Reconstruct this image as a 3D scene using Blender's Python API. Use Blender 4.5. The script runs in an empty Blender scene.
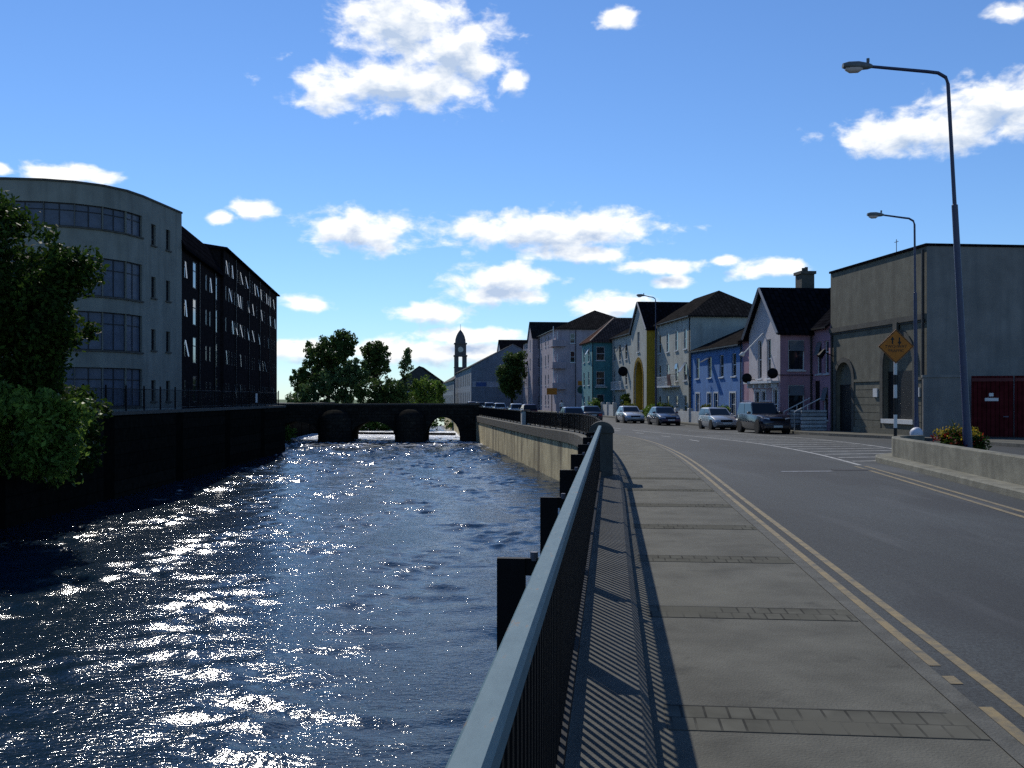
import bpy, bmesh, math, random
import numpy as np
from mathutils import Vector, Matrix
R = math.radians
rng = np.random.default_rng(7); random.seed(7)
S = bpy.context.scene; COL = S.collection
EYE = 1.75

# ------------------------------------------------------------------ materials
def newmat(name):
    m = bpy.data.materials.new(name); m.use_nodes = True
    nt = m.node_tree; b = nt.nodes['Principled BSDF']
    return m, nt, b
def L(nt, a, ao, b, bi): nt.links.new(a.outputs[ao], b.inputs[bi])
def mat(name, c, rough=.75, var=.25, scale=1.5, bump=.0, bscale=40, streak=0, sfreq=1.3, spec=.3, metal=0, stain=None, seed=0):
    m, nt, b = newmat(name); N = nt.nodes.new
    b.inputs['Roughness'].default_value = rough; b.inputs['Metallic'].default_value = metal
    b.inputs['Specular IOR Level'].default_value = spec
    tc = N('ShaderNodeTexCoord')
    n1 = N('ShaderNodeTexNoise'); n1.inputs['Scale'].default_value = scale; n1.inputs['Detail'].default_value = 8; n1.inputs['Roughness'].default_value = .65
    mp = N('ShaderNodeMapping'); mp.inputs['Location'].default_value = (seed*3.1, seed*1.7, 0)
    L(nt, tc, 'Object', mp, 'Vector'); L(nt, mp, 'Vector', n1, 'Vector')
    r1 = N('ShaderNodeValToRGB')
    lo = [max(0, x*(1-var)) for x in c[:3]]; hi = [min(1, x*(1+var)) for x in c[:3]]
    r1.color_ramp.elements[0].position = .3; r1.color_ramp.elements[1].position = .7
    r1.color_ramp.elements[0].color = (*lo, 1); r1.color_ramp.elements[1].color = (*hi, 1)
    L(nt, n1, 'Fac', r1, 'Fac'); out = (r1, 'Color')
    if streak:
        mp2 = N('ShaderNodeMapping'); mp2.inputs['Scale'].default_value = (sfreq, sfreq, .12); mp2.inputs['Location'].default_value = (seed, 2, 0)
        L(nt, tc, 'Object', mp2, 'Vector')
        n2 = N('ShaderNodeTexNoise'); n2.inputs['Scale'].default_value = 1.6; n2.inputs['Detail'].default_value = 6
        L(nt, mp2, 'Vector', n2, 'Vector')
        r2 = N('ShaderNodeValToRGB'); r2.color_ramp.elements[0].position = .45; r2.color_ramp.elements[1].position = .72
        L(nt, n2, 'Fac', r2, 'Fac')
        mu = N('ShaderNodeMath'); mu.operation = 'MULTIPLY'; mu.inputs[1].default_value = streak; L(nt, r2, 'Color', mu, 0)
        mx = N('ShaderNodeMixRGB'); mx.inputs['Color2'].default_value = (*(stain or [x*.35 for x in c[:3]]), 1)
        L(nt, mu, 0, mx, 'Fac'); L(nt, r1, 'Color', mx, 'Color1'); out = (mx, 'Color')
    L(nt, out[0], out[1], b, 'Base Color')
    if bump:
        n3 = N('ShaderNodeTexNoise'); n3.inputs['Scale'].default_value = bscale; n3.inputs['Detail'].default_value = 4
        L(nt, tc, 'Object', n3, 'Vector')
        bp = N('ShaderNodeBump'); bp.inputs['Strength'].default_value = bump; bp.inputs['Distance'].default_value = .02
        L(nt, n3, 'Fac', bp, 'Height'); L(nt, bp, 'Normal', b, 'Normal')
    return m
def brickmat(name, c1, c2, mortar, w, h, msize=.012, rough=.85, var=.3, offset=.5, rot=None, bump=.5):
    m, nt, b = newmat(name); N = nt.nodes.new
    tc = N('ShaderNodeTexCoord'); mp = N('ShaderNodeMapping'); L(nt, tc, 'Object', mp, 'Vector')
    if rot: mp.inputs['Rotation'].default_value = rot
    br = N('ShaderNodeTexBrick'); br.offset = offset
    br.inputs['Scale'].default_value = 1; br.inputs['Brick Width'].default_value = w; br.inputs['Row Height'].default_value = h
    br.inputs['Mortar Size'].default_value = msize; br.inputs['Color1'].default_value = (*c1, 1); br.inputs['Color2'].default_value = (*c2, 1)
    br.inputs['Mortar'].default_value = (*mortar, 1)
    L(nt, mp, 'Vector', br, 'Vector')
    n = N('ShaderNodeTexNoise'); n.inputs['Scale'].default_value = 3; n.inputs['Detail'].default_value = 8; L(nt, tc, 'Object', n, 'Vector')
    mr = N('ShaderNodeMapRange'); mr.inputs['To Min'].default_value = 1-var; mr.inputs['To Max'].default_value = 1+var; mr.inputs['From Min'].default_value = .3; mr.inputs['From Max'].default_value = .7
    L(nt, n, 'Fac', mr, 'Value')
    mx = N('ShaderNodeMixRGB'); mx.blend_type = 'MULTIPLY'; mx.inputs['Fac'].default_value = 1
    L(nt, br, 'Color', mx, 'Color1'); L(nt, mr, 'Result', mx, 'Color2'); L(nt, mx, 'Color', b, 'Base Color')
    bp = N('ShaderNodeBump'); bp.inputs['Strength'].default_value = bump; bp.inputs['Distance'].default_value = .02; bp.invert = True
    L(nt, br, 'Fac', bp, 'Height'); L(nt, bp, 'Normal', b, 'Normal')
    b.inputs['Roughness'].default_value = rough; b.inputs['Specular IOR Level'].default_value = 0
    return m
def leafmat(name, c, rough=.6, trans=.4):
    m, nt, b = newmat(name); N = nt.nodes.new
    g = N('ShaderNodeNewGeometry')
    r = N('ShaderNodeValToRGB'); r.color_ramp.elements[0].color = (*[x*.55 for x in c], 1); r.color_ramp.elements[1].color = (*[min(1, x*1.5) for x in c], 1)
    L(nt, g, 'Random Per Island', r, 'Fac')
    tc = N('ShaderNodeTexCoord'); nz = N('ShaderNodeTexNoise'); nz.inputs['Scale'].default_value = 1.1; nz.inputs['Detail'].default_value = 4; L(nt, tc, 'Object', nz, 'Vector')
    cr = N('ShaderNodeValToRGB'); cr.color_ramp.elements[0].position = .35; cr.color_ramp.elements[1].position = .65; cr.color_ramp.elements[0].color = (.5, .6, .6, 1); cr.color_ramp.elements[1].color = (1.0, 1.0, .8, 1); L(nt, nz, 'Fac', cr, 'Fac')
    ml = N('ShaderNodeMixRGB'); ml.blend_type = 'MULTIPLY'; ml.inputs['Fac'].default_value = 1; L(nt, r, 'Color', ml, 'Color1'); L(nt, cr, 'Color', ml, 'Color2'); r = ml
    L(nt, r, 'Color', b, 'Base Color')
    b.inputs['Roughness'].default_value = rough; b.inputs['Specular IOR Level'].default_value = .12
    t = N('ShaderNodeBsdfTranslucent'); L(nt, r, 'Color', t, 'Color')
    mx = N('ShaderNodeMixShader'); mx.inputs['Fac'].default_value = trans
    L(nt, b, 'BSDF', mx, 1); L(nt, t, 'BSDF', mx, 2); L(nt, mx, 'Shader', nt.nodes['Material Output'], 'Surface')
    return m

M = {}
M['joint'] = mat('joint_dirt', (.05, .049, .042), .95, .3, 4)
M['paving'] = mat('paving_concrete', (.108, .105, .087), .9, .3, 1.3, .4, 60, spec=.15)
def stains(m, c, scale, lo, hi, amt, stretch=(1, 1, 1), rz=0):
    nt = m.node_tree; b = nt.nodes['Principled BSDF']; src = b.inputs['Base Color'].links[0].from_socket; N = nt.nodes.new
    tc = N('ShaderNodeTexCoord'); mp = N('ShaderNodeMapping'); mp.inputs['Scale'].default_value = stretch; mp.inputs['Rotation'].default_value = (0, 0, rz); L(nt, tc, 'Object', mp, 'Vector')
    n = N('ShaderNodeTexNoise'); n.inputs['Scale'].default_value = scale; n.inputs['Detail'].default_value = 9; n.inputs['Roughness'].default_value = .6; L(nt, mp, 'Vector', n, 'Vector')
    r = N('ShaderNodeMapRange'); r.inputs['From Min'].default_value = lo; r.inputs['From Max'].default_value = hi; r.inputs['To Max'].default_value = amt; L(nt, n, 'Fac', r, 'Value')
    mx = N('ShaderNodeMixRGB'); mx.inputs['Color2'].default_value = (*c, 1); L(nt, r, 'Result', mx, 'Fac'); nt.links.new(src, mx.inputs['Color1']); L(nt, mx, 'Color', b, 'Base Color')
stains(M['paving'], (.15, .145, .115), .5, .52, .75, .6, (1.5, .5, 1), R(-25))
stains(M['paving'], (.035, .035, .03), 2.2, .6, .75, .7)
stains(M['paving'], (.03, .03, .027), 45, .62, .72, .8)
stains(M['paving'], (.2, .195, .17), 60, .66, .72, .7)
M['plinth'] = mat('plinth_concrete', (.068, .066, .056), .85, .3, 3, .4, 70)
M['kerb'] = mat('kerb_concrete', (.088, .087, .075), .9, .35, 4, .4, 60)
M['pavers'] = brickmat('paver_bricks', (.125, .122, .102), (.1, .098, .083), (.055, .054, .048), .13, .21, .007, offset=.5)
M['ground'] = mat('ground_earth', (.09, .09, .06), .95, .4, .8)
M['bank'] = mat('bank_paving', (.1, .1, .09), .95, .4, .8)
M['grass'] = mat('grass_bank', (.05, .09, .02), .95, .5, 2, .5, 20)
M['soil'] = mat('planting_soil', (.04, .033, .025), .95, .5, 6)
M['isl_wall'] = mat('planter_concrete', (.17, .165, .13), .9, .3, 2.5, .4, 40, streak=.6, stain=(.05, .05, .042))
M['stone_wall'] = mat('quay_render', (.62, .52, .30), .9, .3, .9, .4, 20, streak=.9, sfreq=.5, stain=(.09, .065, .035))
M['coping'] = mat('coping_stone', (.075, .073, .063), .9, .3, 3, .4, 40)
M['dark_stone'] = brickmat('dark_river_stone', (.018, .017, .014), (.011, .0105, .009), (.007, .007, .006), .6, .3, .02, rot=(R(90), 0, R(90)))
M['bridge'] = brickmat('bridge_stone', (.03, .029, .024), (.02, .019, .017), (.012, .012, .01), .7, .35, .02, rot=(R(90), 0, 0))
M['rail_blue'] = None
M['black_metal'] = mat('black_metal', (.004, .0045, .006), .6, .3, 8, spec=.12)
M['grey_metal'] = mat('galvanised_metal', (.10, .10, .13), .55, .15, 6, metal=.3)
M['lamp_metal'] = mat('lamp_post_paint', (.025, .03, .075), .4, .2, 6, spec=.5)
M['lamp_head'] = mat('lamp_head_shell', (.12, .13, .13), .5, .2, 6)
M['lamp_glass'] = mat('lamp_glass', (.55, .48, .45), .25, .1, 6, spec=.5)
M['white_paint'] = mat('white_paint', (.6, .6, .58), .6, .12, 3)
M['white_wall'] = mat('white_garden_wall', (.5, .5, .47), .8, .2, 2, streak=.4)
M['frame_white'] = mat('window_frame_white', (.55, .56, .57), .5, .08, 3)
M['frame_dark'] = mat('window_frame_dark', (.015, .017, .022), .5, .1, 3)
M['barge'] = mat('bargeboard_paint', (.28, .28, .29), .6, .15, 3)
M['pane'] = mat('window_glass', (.012, .016, .022), .06, .3, .3, spec=.6)
M['blind'] = mat('window_blind', (.08, .10, .14), .4, .25, 2.0)
M['slate'] = brickmat('roof_slates', (.032, .029, .027), (.02, .018, .017), (.009, .009, .009), .45, .3, .03)
M['slate_dark'] = brickmat('dark_roof_slates', (.012, .012, .015), (.007, .007, .009), (.004, .004, .005), .45, .3, .03)
M['slate_pale'] = brickmat('pale_sheet_roof', (.2, .19, .17), (.17, .16, .15), (.1, .1, .09), 1.2, 3, .03)
M['gutter'] = mat('gutter_black', (.012, .012, .014), .5, .1, 3)
wallc = dict(cream=(.40, .41, .36), teal=(.075, .23, .25), blue=(.075, .19, .42), pink=(.36, .21, .26), lilac=(.33, .28, .31),
             yellow=(.40, .27, .03), pinkwhite=(.50, .46, .46), greyblue=(.15, .19, .24), greyblue2=(.2, .24, .3), offwhite=(.30, .31, .29))
for i, (k, c) in enumerate(wallc.items()): M[k] = mat('render_'+k, c, .85, .16, 1.0, .15, 30, streak=.3, seed=i+1)
M['hall'] = mat('hall_front_render', (.135, .13, .10), .9, .28, 1.6, .3, 20, streak=.7, stain=(.09, .085, .065), seed=3)
M['hall_side'] = mat('hall_side_render', (.19, .185, .175), .9, .2, .9, .2, 20, streak=.5, stain=(.1, .11, .115), seed=5)
M['apt_white'] = mat('apartment_render', (.215, .225, .20), .85, .15, .8, .15, 20, streak=.35, seed=8)
M['apt_brown'] = brickmat('dark_brick', (.03, .024, .025), (.02, .016, .017), (.024, .021, .021), .23, .075, .01, rot=(R(90), 0, 0))
M['door_dark'] = mat('dark_door', (.012, .012, .012), .5, .2, 3)
M['gate_red'] = mat('red_gate', (.085, .012, .014), .55, .25, 2, streak=.3)
M['sign_orange'] = mat('sign_orange', (.42, .13, .006), .5, .12, 4)
M['sign_green'] = mat('sign_green', (.01, .06, .05), .5, .1, 4)
M['sign_black'] = mat('sign_black', (.008, .008, .008), .5, .1, 4)
M['burgundy'] = mat('burgundy_cloth', (.05, .012, .02), .8, .2, 4)
M['bark'] = mat('bark', (.035, .028, .02), .95, .4, 6, .6, 25)
M['leaf_dark'] = leafmat('leaf_dark', (.038, .07, .012))
M['leaf_bush'] = leafmat('leaf_bush', (.15, .23, .045), .42, .45)
M['leaf_far'] = leafmat('leaf_far', (.075, .12, .035))
M['leaf_willow'] = leafmat('leaf_willow', (.12, .18, .07), .5, .4)
M['leaf_hedge'] = leafmat('leaf_hedge', (.06, .09, .025))
M['leaf_lime'] = leafmat('leaf_lime', (.16, .18, .03))
M['petal_red'] = leafmat('petal_red', (.30, .03, .02))
M['petal_yellow'] = leafmat('petal_yellow', (.45, .30, .03))
M['rubber'] = mat('tyre_rubber', (.012, .012, .012), .85, .1, 4)
M['rim'] = mat('wheel_rim', (.3, .3, .31), .35, .05, 4, metal=.7)
M['car_glass'] = mat('car_glass', (.008, .01, .013), .06, .1, 2, spec=.45)
M['headlight'] = mat('headlight_glass', (.6, .62, .66), .12, .05, 4, spec=.8)
M['taillight'] = mat('taillight_red', (.45, .015, .02), .2, .05, 4, spec=.6)
M['plate'] = mat('number_plate', (.6, .6, .55), .5, .05, 4)
M['bag'] = mat('white_bag', (.6, .6, .64), .5, .15, 5)
M['skin'] = mat('skin', (.35, .2, .15), .6, .1, 4)
def paint(name, c, metal=.3):
    m = mat(name, c, .3, .05, 2, spec=.5, metal=metal)
    m.node_tree.nodes['Principled BSDF'].inputs['Coat Weight'].default_value = .8
    m.node_tree.nodes['Principled BSDF'].inputs['Coat Roughness'].default_value = .08
    return m
# worn road paint
def roadpaint(name, c, under=(.055, .055, .058), lo=.38, hi=.5):
    m, nt, b = newmat(name); N = nt.nodes.new
    tc = N('ShaderNodeTexCoord'); n = N('ShaderNodeTexNoise'); n.inputs['Scale'].default_value = 5; n.inputs['Detail'].default_value = 10; n.inputs['Roughness'].default_value = .75
    L(nt, tc, 'Object', n, 'Vector')
    r = N('ShaderNodeValToRGB'); r.color_ramp.elements[0].position = lo; r.color_ramp.elements[1].position = hi
    r.color_ramp.elements[0].color = (*under, 1); r.color_ramp.elements[1].color = (*c, 1)
    L(nt, n, 'Fac', r, 'Fac'); L(nt, r, 'Color', b, 'Base Color'); b.inputs['Roughness'].default_value = .8
    return m
M['line_yellow'] = roadpaint('yellow_line', (.23, .17, .075), (.085, .078, .058), .36, .6)
M['line_white'] = roadpaint('white_line', (.40, .40, .38), (.09, .09, .09), .36, .58)
# asphalt: speckled
def asphalt():
    m, nt, b = newmat('asphalt'); N = nt.nodes.new
    tc = N('ShaderNodeTexCoord')
    n1 = N('ShaderNodeTexNoise'); n1.inputs['Scale'].default_value = 38; n1.inputs['Detail'].default_value = 8; n1.inputs['Roughness'].default_value = .8
    n2 = N('ShaderNodeTexNoise'); n2.inputs['Scale'].default_value = .35; n2.inputs['Detail'].default_value = 6
    mp = N('ShaderNodeMapping'); mp.inputs['Scale'].default_value = (1, .25, 1); mp.inputs['Rotation'].default_value = (0, 0, R(5.6))
    L(nt, tc, 'Object', n1, 'Vector'); L(nt, tc, 'Object', mp, 'Vector'); L(nt, mp, 'Vector', n2, 'Vector')
    r = N('ShaderNodeValToRGB'); r.color_ramp.elements[0].position = .35; r.color_ramp.elements[1].position = .68
    r.color_ramp.elements[0].color = (.010, .011, .012, 1); r.color_ramp.elements[1].color = (.066, .076, .078, 1)
    L(nt, n1, 'Fac', r, 'Fac')
    mr = N('ShaderNodeMapRange'); mr.inputs['From Min'].default_value = .3; mr.inputs['From Max'].default_value = .7; mr.inputs['To Min'].default_value = .62; mr.inputs['To Max'].default_value = 1.3
    L(nt, n2, 'Fac', mr, 'Value')
    mx = N('ShaderNodeMixRGB'); mx.blend_type = 'MULTIPLY'; mx.inputs['Fac'].default_value = 1
    L(nt, r, 'Color', mx, 'Color1'); L(nt, mr, 'Result', mx, 'Color2'); L(nt, mx, 'Color', b, 'Base Color')
    bp = N('ShaderNodeBump'); bp.inputs['Strength'].default_value = .5; bp.inputs['Distance'].default_value = .012
    L(nt, n1, 'Fac', bp, 'Height'); L(nt, bp, 'Normal', b, 'Normal')
    b.inputs['Roughness'].default_value = .8; b.inputs['Specular IOR Level'].default_value = .3
    return m
M['asphalt'] = asphalt()
stains(M['asphalt'], (.022, .024, .026), .45, .5, .62, .65, (1.2, .35, 1), R(8))
stains(M['asphalt'], (.10, .105, .108), .6, .56, .75, .5, (1.5, .15, 1), R(6))
# blue handrail paint with rust spots
def railpaint():
    m, nt, b = newmat('handrail_paint'); N = nt.nodes.new
    tc = N('ShaderNodeTexCoord'); mp = N('ShaderNodeMapping'); mp.inputs['Scale'].default_value = (1, .28, 1)
    L(nt, tc, 'Object', mp, 'Vector')
    n = N('ShaderNodeTexNoise'); n.inputs['Scale'].default_value = 22; n.inputs['Detail'].default_value = 7; n.inputs['Roughness'].default_value = .7
    L(nt, mp, 'Vector', n, 'Vector')
    r = N('ShaderNodeValToRGB'); e = r.color_ramp.elements
    e[0].position = .3; e[0].color = (.06, .12, .15, 1); e[1].position = .6; e[1].color = (.09, .16, .19, 1)
    x = e.new(.66); x.color = (.17, .13, .10, 1); x = e.new(.71); x.color = (.24, .10, .05, 1)
    L(nt, n, 'Fac', r, 'Fac'); L(nt, r, 'Color', b, 'Base Color'); b.inputs['Roughness'].default_value = .6; b.inputs['Specular IOR Level'].default_value = .15
    return m
M['rail_blue'] = railpaint()
# water
def watermat():
    m, nt, b = newmat('river_water'); N = nt.nodes.new
    tc = N('ShaderNodeTexCoord')
    def noise(sc, rot, det, scale3):
        mp = N('ShaderNodeMapping'); mp.inputs['Rotation'].default_value = (0, 0, rot); mp.inputs['Scale'].default_value = scale3
        L(nt, tc, 'Object', mp, 'Vector')
        n = N('ShaderNodeTexNoise'); n.inputs['Scale'].default_value = sc; n.inputs['Detail'].default_value = det; n.inputs['Roughness'].default_value = .55; n.inputs['Distortion'].default_value = .4
        L(nt, mp, 'Vector', n, 'Vector'); return n
    c = noise(6, R(-10), 3, (1, 1.7, 1)); d = noise(22, R(25), 2, (1, 1.5, 1))
    def bump(n, dist, prev):
        bp = N('ShaderNodeBump'); bp.inputs['Strength'].default_value = 1; bp.inputs['Distance'].default_value = dist
        L(nt, n, 'Fac', bp, 'Height')
        if prev: L(nt, prev, 'Normal', bp, 'Normal')
        return bp
    x = bump(c, WB[0], None); x = bump(d, WB[1], x)
    L(nt, x, 'Normal', b, 'Normal')
    b.inputs['Base Color'].default_value = (.006, .019, .036, 1); b.inputs['Roughness'].default_value = .095
    b.inputs['IOR'].default_value = 1.33; b.inputs['Specular IOR Level'].default_value = .5
    # sun sparkle on the water before the bridge, painted in as foamy white patches
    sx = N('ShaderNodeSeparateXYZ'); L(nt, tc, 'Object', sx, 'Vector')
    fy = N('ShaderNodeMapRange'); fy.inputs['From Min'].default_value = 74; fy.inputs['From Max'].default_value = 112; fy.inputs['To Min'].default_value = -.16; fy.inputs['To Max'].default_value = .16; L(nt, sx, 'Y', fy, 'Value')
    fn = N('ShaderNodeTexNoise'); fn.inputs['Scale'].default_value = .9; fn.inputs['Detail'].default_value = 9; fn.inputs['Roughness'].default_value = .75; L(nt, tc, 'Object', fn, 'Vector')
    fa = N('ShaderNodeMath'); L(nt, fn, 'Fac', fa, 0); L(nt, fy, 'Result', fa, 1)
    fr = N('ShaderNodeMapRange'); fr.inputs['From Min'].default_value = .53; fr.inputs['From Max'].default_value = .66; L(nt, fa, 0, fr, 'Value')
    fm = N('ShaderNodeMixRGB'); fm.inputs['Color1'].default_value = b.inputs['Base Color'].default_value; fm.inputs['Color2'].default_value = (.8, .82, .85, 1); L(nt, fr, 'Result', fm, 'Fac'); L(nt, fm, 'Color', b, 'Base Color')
    return m
WB = (.020, .003)
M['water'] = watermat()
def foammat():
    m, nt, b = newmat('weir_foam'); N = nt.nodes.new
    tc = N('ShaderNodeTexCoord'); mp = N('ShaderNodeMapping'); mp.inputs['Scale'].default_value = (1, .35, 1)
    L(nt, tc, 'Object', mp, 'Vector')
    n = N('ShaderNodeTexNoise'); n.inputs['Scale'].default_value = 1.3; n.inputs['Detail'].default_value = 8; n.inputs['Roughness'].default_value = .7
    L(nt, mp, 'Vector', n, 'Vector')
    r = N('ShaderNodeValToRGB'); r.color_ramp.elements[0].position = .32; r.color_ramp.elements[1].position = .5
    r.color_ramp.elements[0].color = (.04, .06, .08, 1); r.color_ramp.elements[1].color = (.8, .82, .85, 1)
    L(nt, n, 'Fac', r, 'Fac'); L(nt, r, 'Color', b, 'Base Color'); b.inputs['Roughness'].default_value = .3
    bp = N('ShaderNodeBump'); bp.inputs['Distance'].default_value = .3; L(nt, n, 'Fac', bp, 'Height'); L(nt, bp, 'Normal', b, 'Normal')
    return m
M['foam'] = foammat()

# ------------------------------------------------------------------ mesh builder
class MB:
    def __init__(s): s.v = []; s.f = []
    def add(s, vs, fs):
        o = len(s.v); s.v += [tuple(v) for v in vs]; s.f += [tuple(i+o for i in f) for f in fs]; return s
    def quad(s, a, b, c, d): return s.add([a, b, c, d], [(0, 1, 2, 3)])
    def box(s, x0, x1, y0, y1, z0, z1, mtx=None):
        vs = [(x, y, z) for z in (z0, z1) for y in (y0, y1) for x in (x0, x1)]
        if mtx: vs = [mtx @ Vector(v) for v in vs]
        return s.add(vs, [(0, 2, 3, 1), (4, 5, 7, 6), (0, 1, 5, 4), (2, 6, 7, 3), (0, 4, 6, 2), (1, 3, 7, 5)])
    def cbox(s, x0, x1, y0, y1, z0, z1, b):       # box with chamfered top edges
        s.loft([[(x0, y0, z0), (x1, y0, z0), (x1, y1, z0), (x0, y1, z0)], [(x0, y0, z1-b), (x1, y0, z1-b), (x1, y1, z1-b), (x0, y1, z1-b)],
                [(x0+b, y0+b, z1), (x1-b, y0+b, z1), (x1-b, y1-b, z1), (x0+b, y1-b, z1)]], True); return s
    def loft(s, rings, caps=True):
        n = len(rings[0]); o = len(s.v)
        for r in rings: s.v += [tuple(p) for p in r]
        for k in range(len(rings)-1):
            for i in range(n):
                j = (i+1) % n; s.f.append((o+k*n+i, o+k*n+j, o+(k+1)*n+j, o+(k+1)*n+i))
        if caps:
            s.f.append(tuple(o+i for i in reversed(range(n)))); s.f.append(tuple(o+(len(rings)-1)*n+i for i in range(n)))
        return s
    def prism(s, poly, z0, z1): return s.loft([[(x, y, z0) for x, y in poly], [(x, y, z1) for x, y in poly]])
    def tube(s, pts, r, n=8):
        pts = [Vector(p) for p in pts]; rs = r if isinstance(r, (list, tuple)) else [r]*len(pts); rings = []
        for i, p in enumerate(pts):
            d = (pts[min(i+1, len(pts)-1)]-pts[max(i-1, 0)]).normalized()
            up = Vector((0, 0, 1)) if abs(d.z) < .9 else Vector((0, 1, 0))
            a = d.cross(up).normalized(); b = d.cross(a).normalized()
            rings.append([p+rs[i]*(math.cos(t)*a+math.sin(t)*b) for t in [2*math.pi*k/n for k in range(n)]])
        return s.loft(rings)
    def slab(s, q, t):                             # sloping sheet with thickness
        n = len(q); vs = list(q)+[(p[0], p[1], p[2]-t) for p in q]
        return s.add(vs, [tuple(range(n)), tuple(reversed(range(n, 2*n)))]+[(i, i+n, (i+1) % n+n, (i+1) % n) for i in range(n)])
    def mesh(s, name, m, smooth=False):
        me = bpy.data.meshes.new(name); me.from_pydata(s.v, [], s.f)
        bm = bmesh.new(); bm.from_mesh(me); bmesh.ops.recalc_face_normals(bm, faces=bm.faces); bm.to_mesh(me); bm.free()
        if m: me.materials.append(m)
        if smooth:
            for p in me.polygons: p.use_smooth = True
            if hasattr(me, 'set_sharp_from_angle'): me.set_sharp_from_angle(angle=R(40))
        return me
    def build(s, name, m, parent=None, smooth=False): return link(name, s.mesh(name, m, smooth), parent)
def link(name, me, parent=None, loc=None, rz=None):
    o = bpy.data.objects.new(name, me); COL.objects.link(o)
    if parent: o.parent = parent
    if loc: o.location = loc
    if rz is not None: o.rotation_euler = (0, 0, rz)
    return o
def tag(o, label=None, cat=None, group=None, kind=None):
    if label: o['label'] = label
    if cat: o['category'] = cat
    if group: o['group'] = group
    if kind: o['kind'] = kind
    return o
def thing(name, label, cat, loc=(0, 0, 0), rz=0, group=None):
    return tag(link(name, None, None, loc, rz), label, cat, group)
def struct(o): o['kind'] = 'structure'; return o
def part_label(o, s): o['label'] = s; return o

# ------------------------------------------------------------------ plan of the place
def interp(pts):
    ys = [p[0] for p in pts]; xs = [p[1] for p in pts]
    n = len(ys); d = [(xs[i+1]-xs[i])/(ys[i+1]-ys[i]) for i in range(n-1)]
    mm = [d[0]]+[(d[i-1]+d[i])/2 for i in range(1, n-1)]+[d[-1]]
    def f(y):
        if y <= ys[0]: return xs[0]+d[0]*(y-ys[0])
        if y >= ys[-1]: return xs[-1]+d[-1]*(y-ys[-1])
        i = max(k for k in range(n-1) if ys[k] <= y); h = ys[i+1]-ys[i]; t = (y-ys[i])/h
        return (2*t**3-3*t*t+1)*xs[i]+(t**3-2*t*t+t)*h*mm[i]+(-2*t**3+3*t*t)*xs[i+1]+(t**3-t*t)*h*mm[i+1]
    return f
def g(y):
    t = min(1, max(0, (y-22)/55)); return -.28*t*t*(3-2*t)
TAN = .0988; RA = -math.atan(TAN)               # the railing's bearing
quayX = interp([(-20, -2.37), (0, -.39), (10, .598), (21, 1.69), (33, 2.6), (43, 3.1), (51, 3.1), (60, 2.1), (75, .2), (111, -4.4), (150, -9.3), (200, -15.7)])
kerbL = interp([(-20, -.026), (0, 1.95), (15, 3.43), (34, 5.2), (45, 5.65), (55, 5.3), (70, 3.8), (111, -1.0), (150, -6), (200, -12.5)])
kerbR = interp([(-20, 34), (10, 26), (25, 22.4), (37, 19.3), (45, 18.4), (53, 16.2), (60, 15.45), (75, 13.8), (100, 11.0), (120, 8.7), (135, 6.6), (145, 4.5), (184, .2), (200, -1.6)])
facX = lambda y: 24.67-.11*y
WZ = -2.9
Ys = [-20, -10, -5] + [x for x in range(0, 150, 2)] + [150, 160, 175, 200]
def strip(name, fl, fr, ys, dz, m, nx=1, kind=True):
    mb = MB()
    rows = [[(fl(y)+(fr(y)-fl(y))*i/nx, y, g(y)+dz) for i in range(nx+1)] for y in ys]
    for a, b in zip(rows, rows[1:]):
        for i in range(nx): mb.quad(a[i], a[i+1], b[i+1], b[i])
    o = mb.build(name, m); struct(o); return o
def sub(a, b, st=1.0):
    n = max(1, int((b-a)/st)); return [a+(b-a)*i/n for i in range(n+1)]

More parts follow.
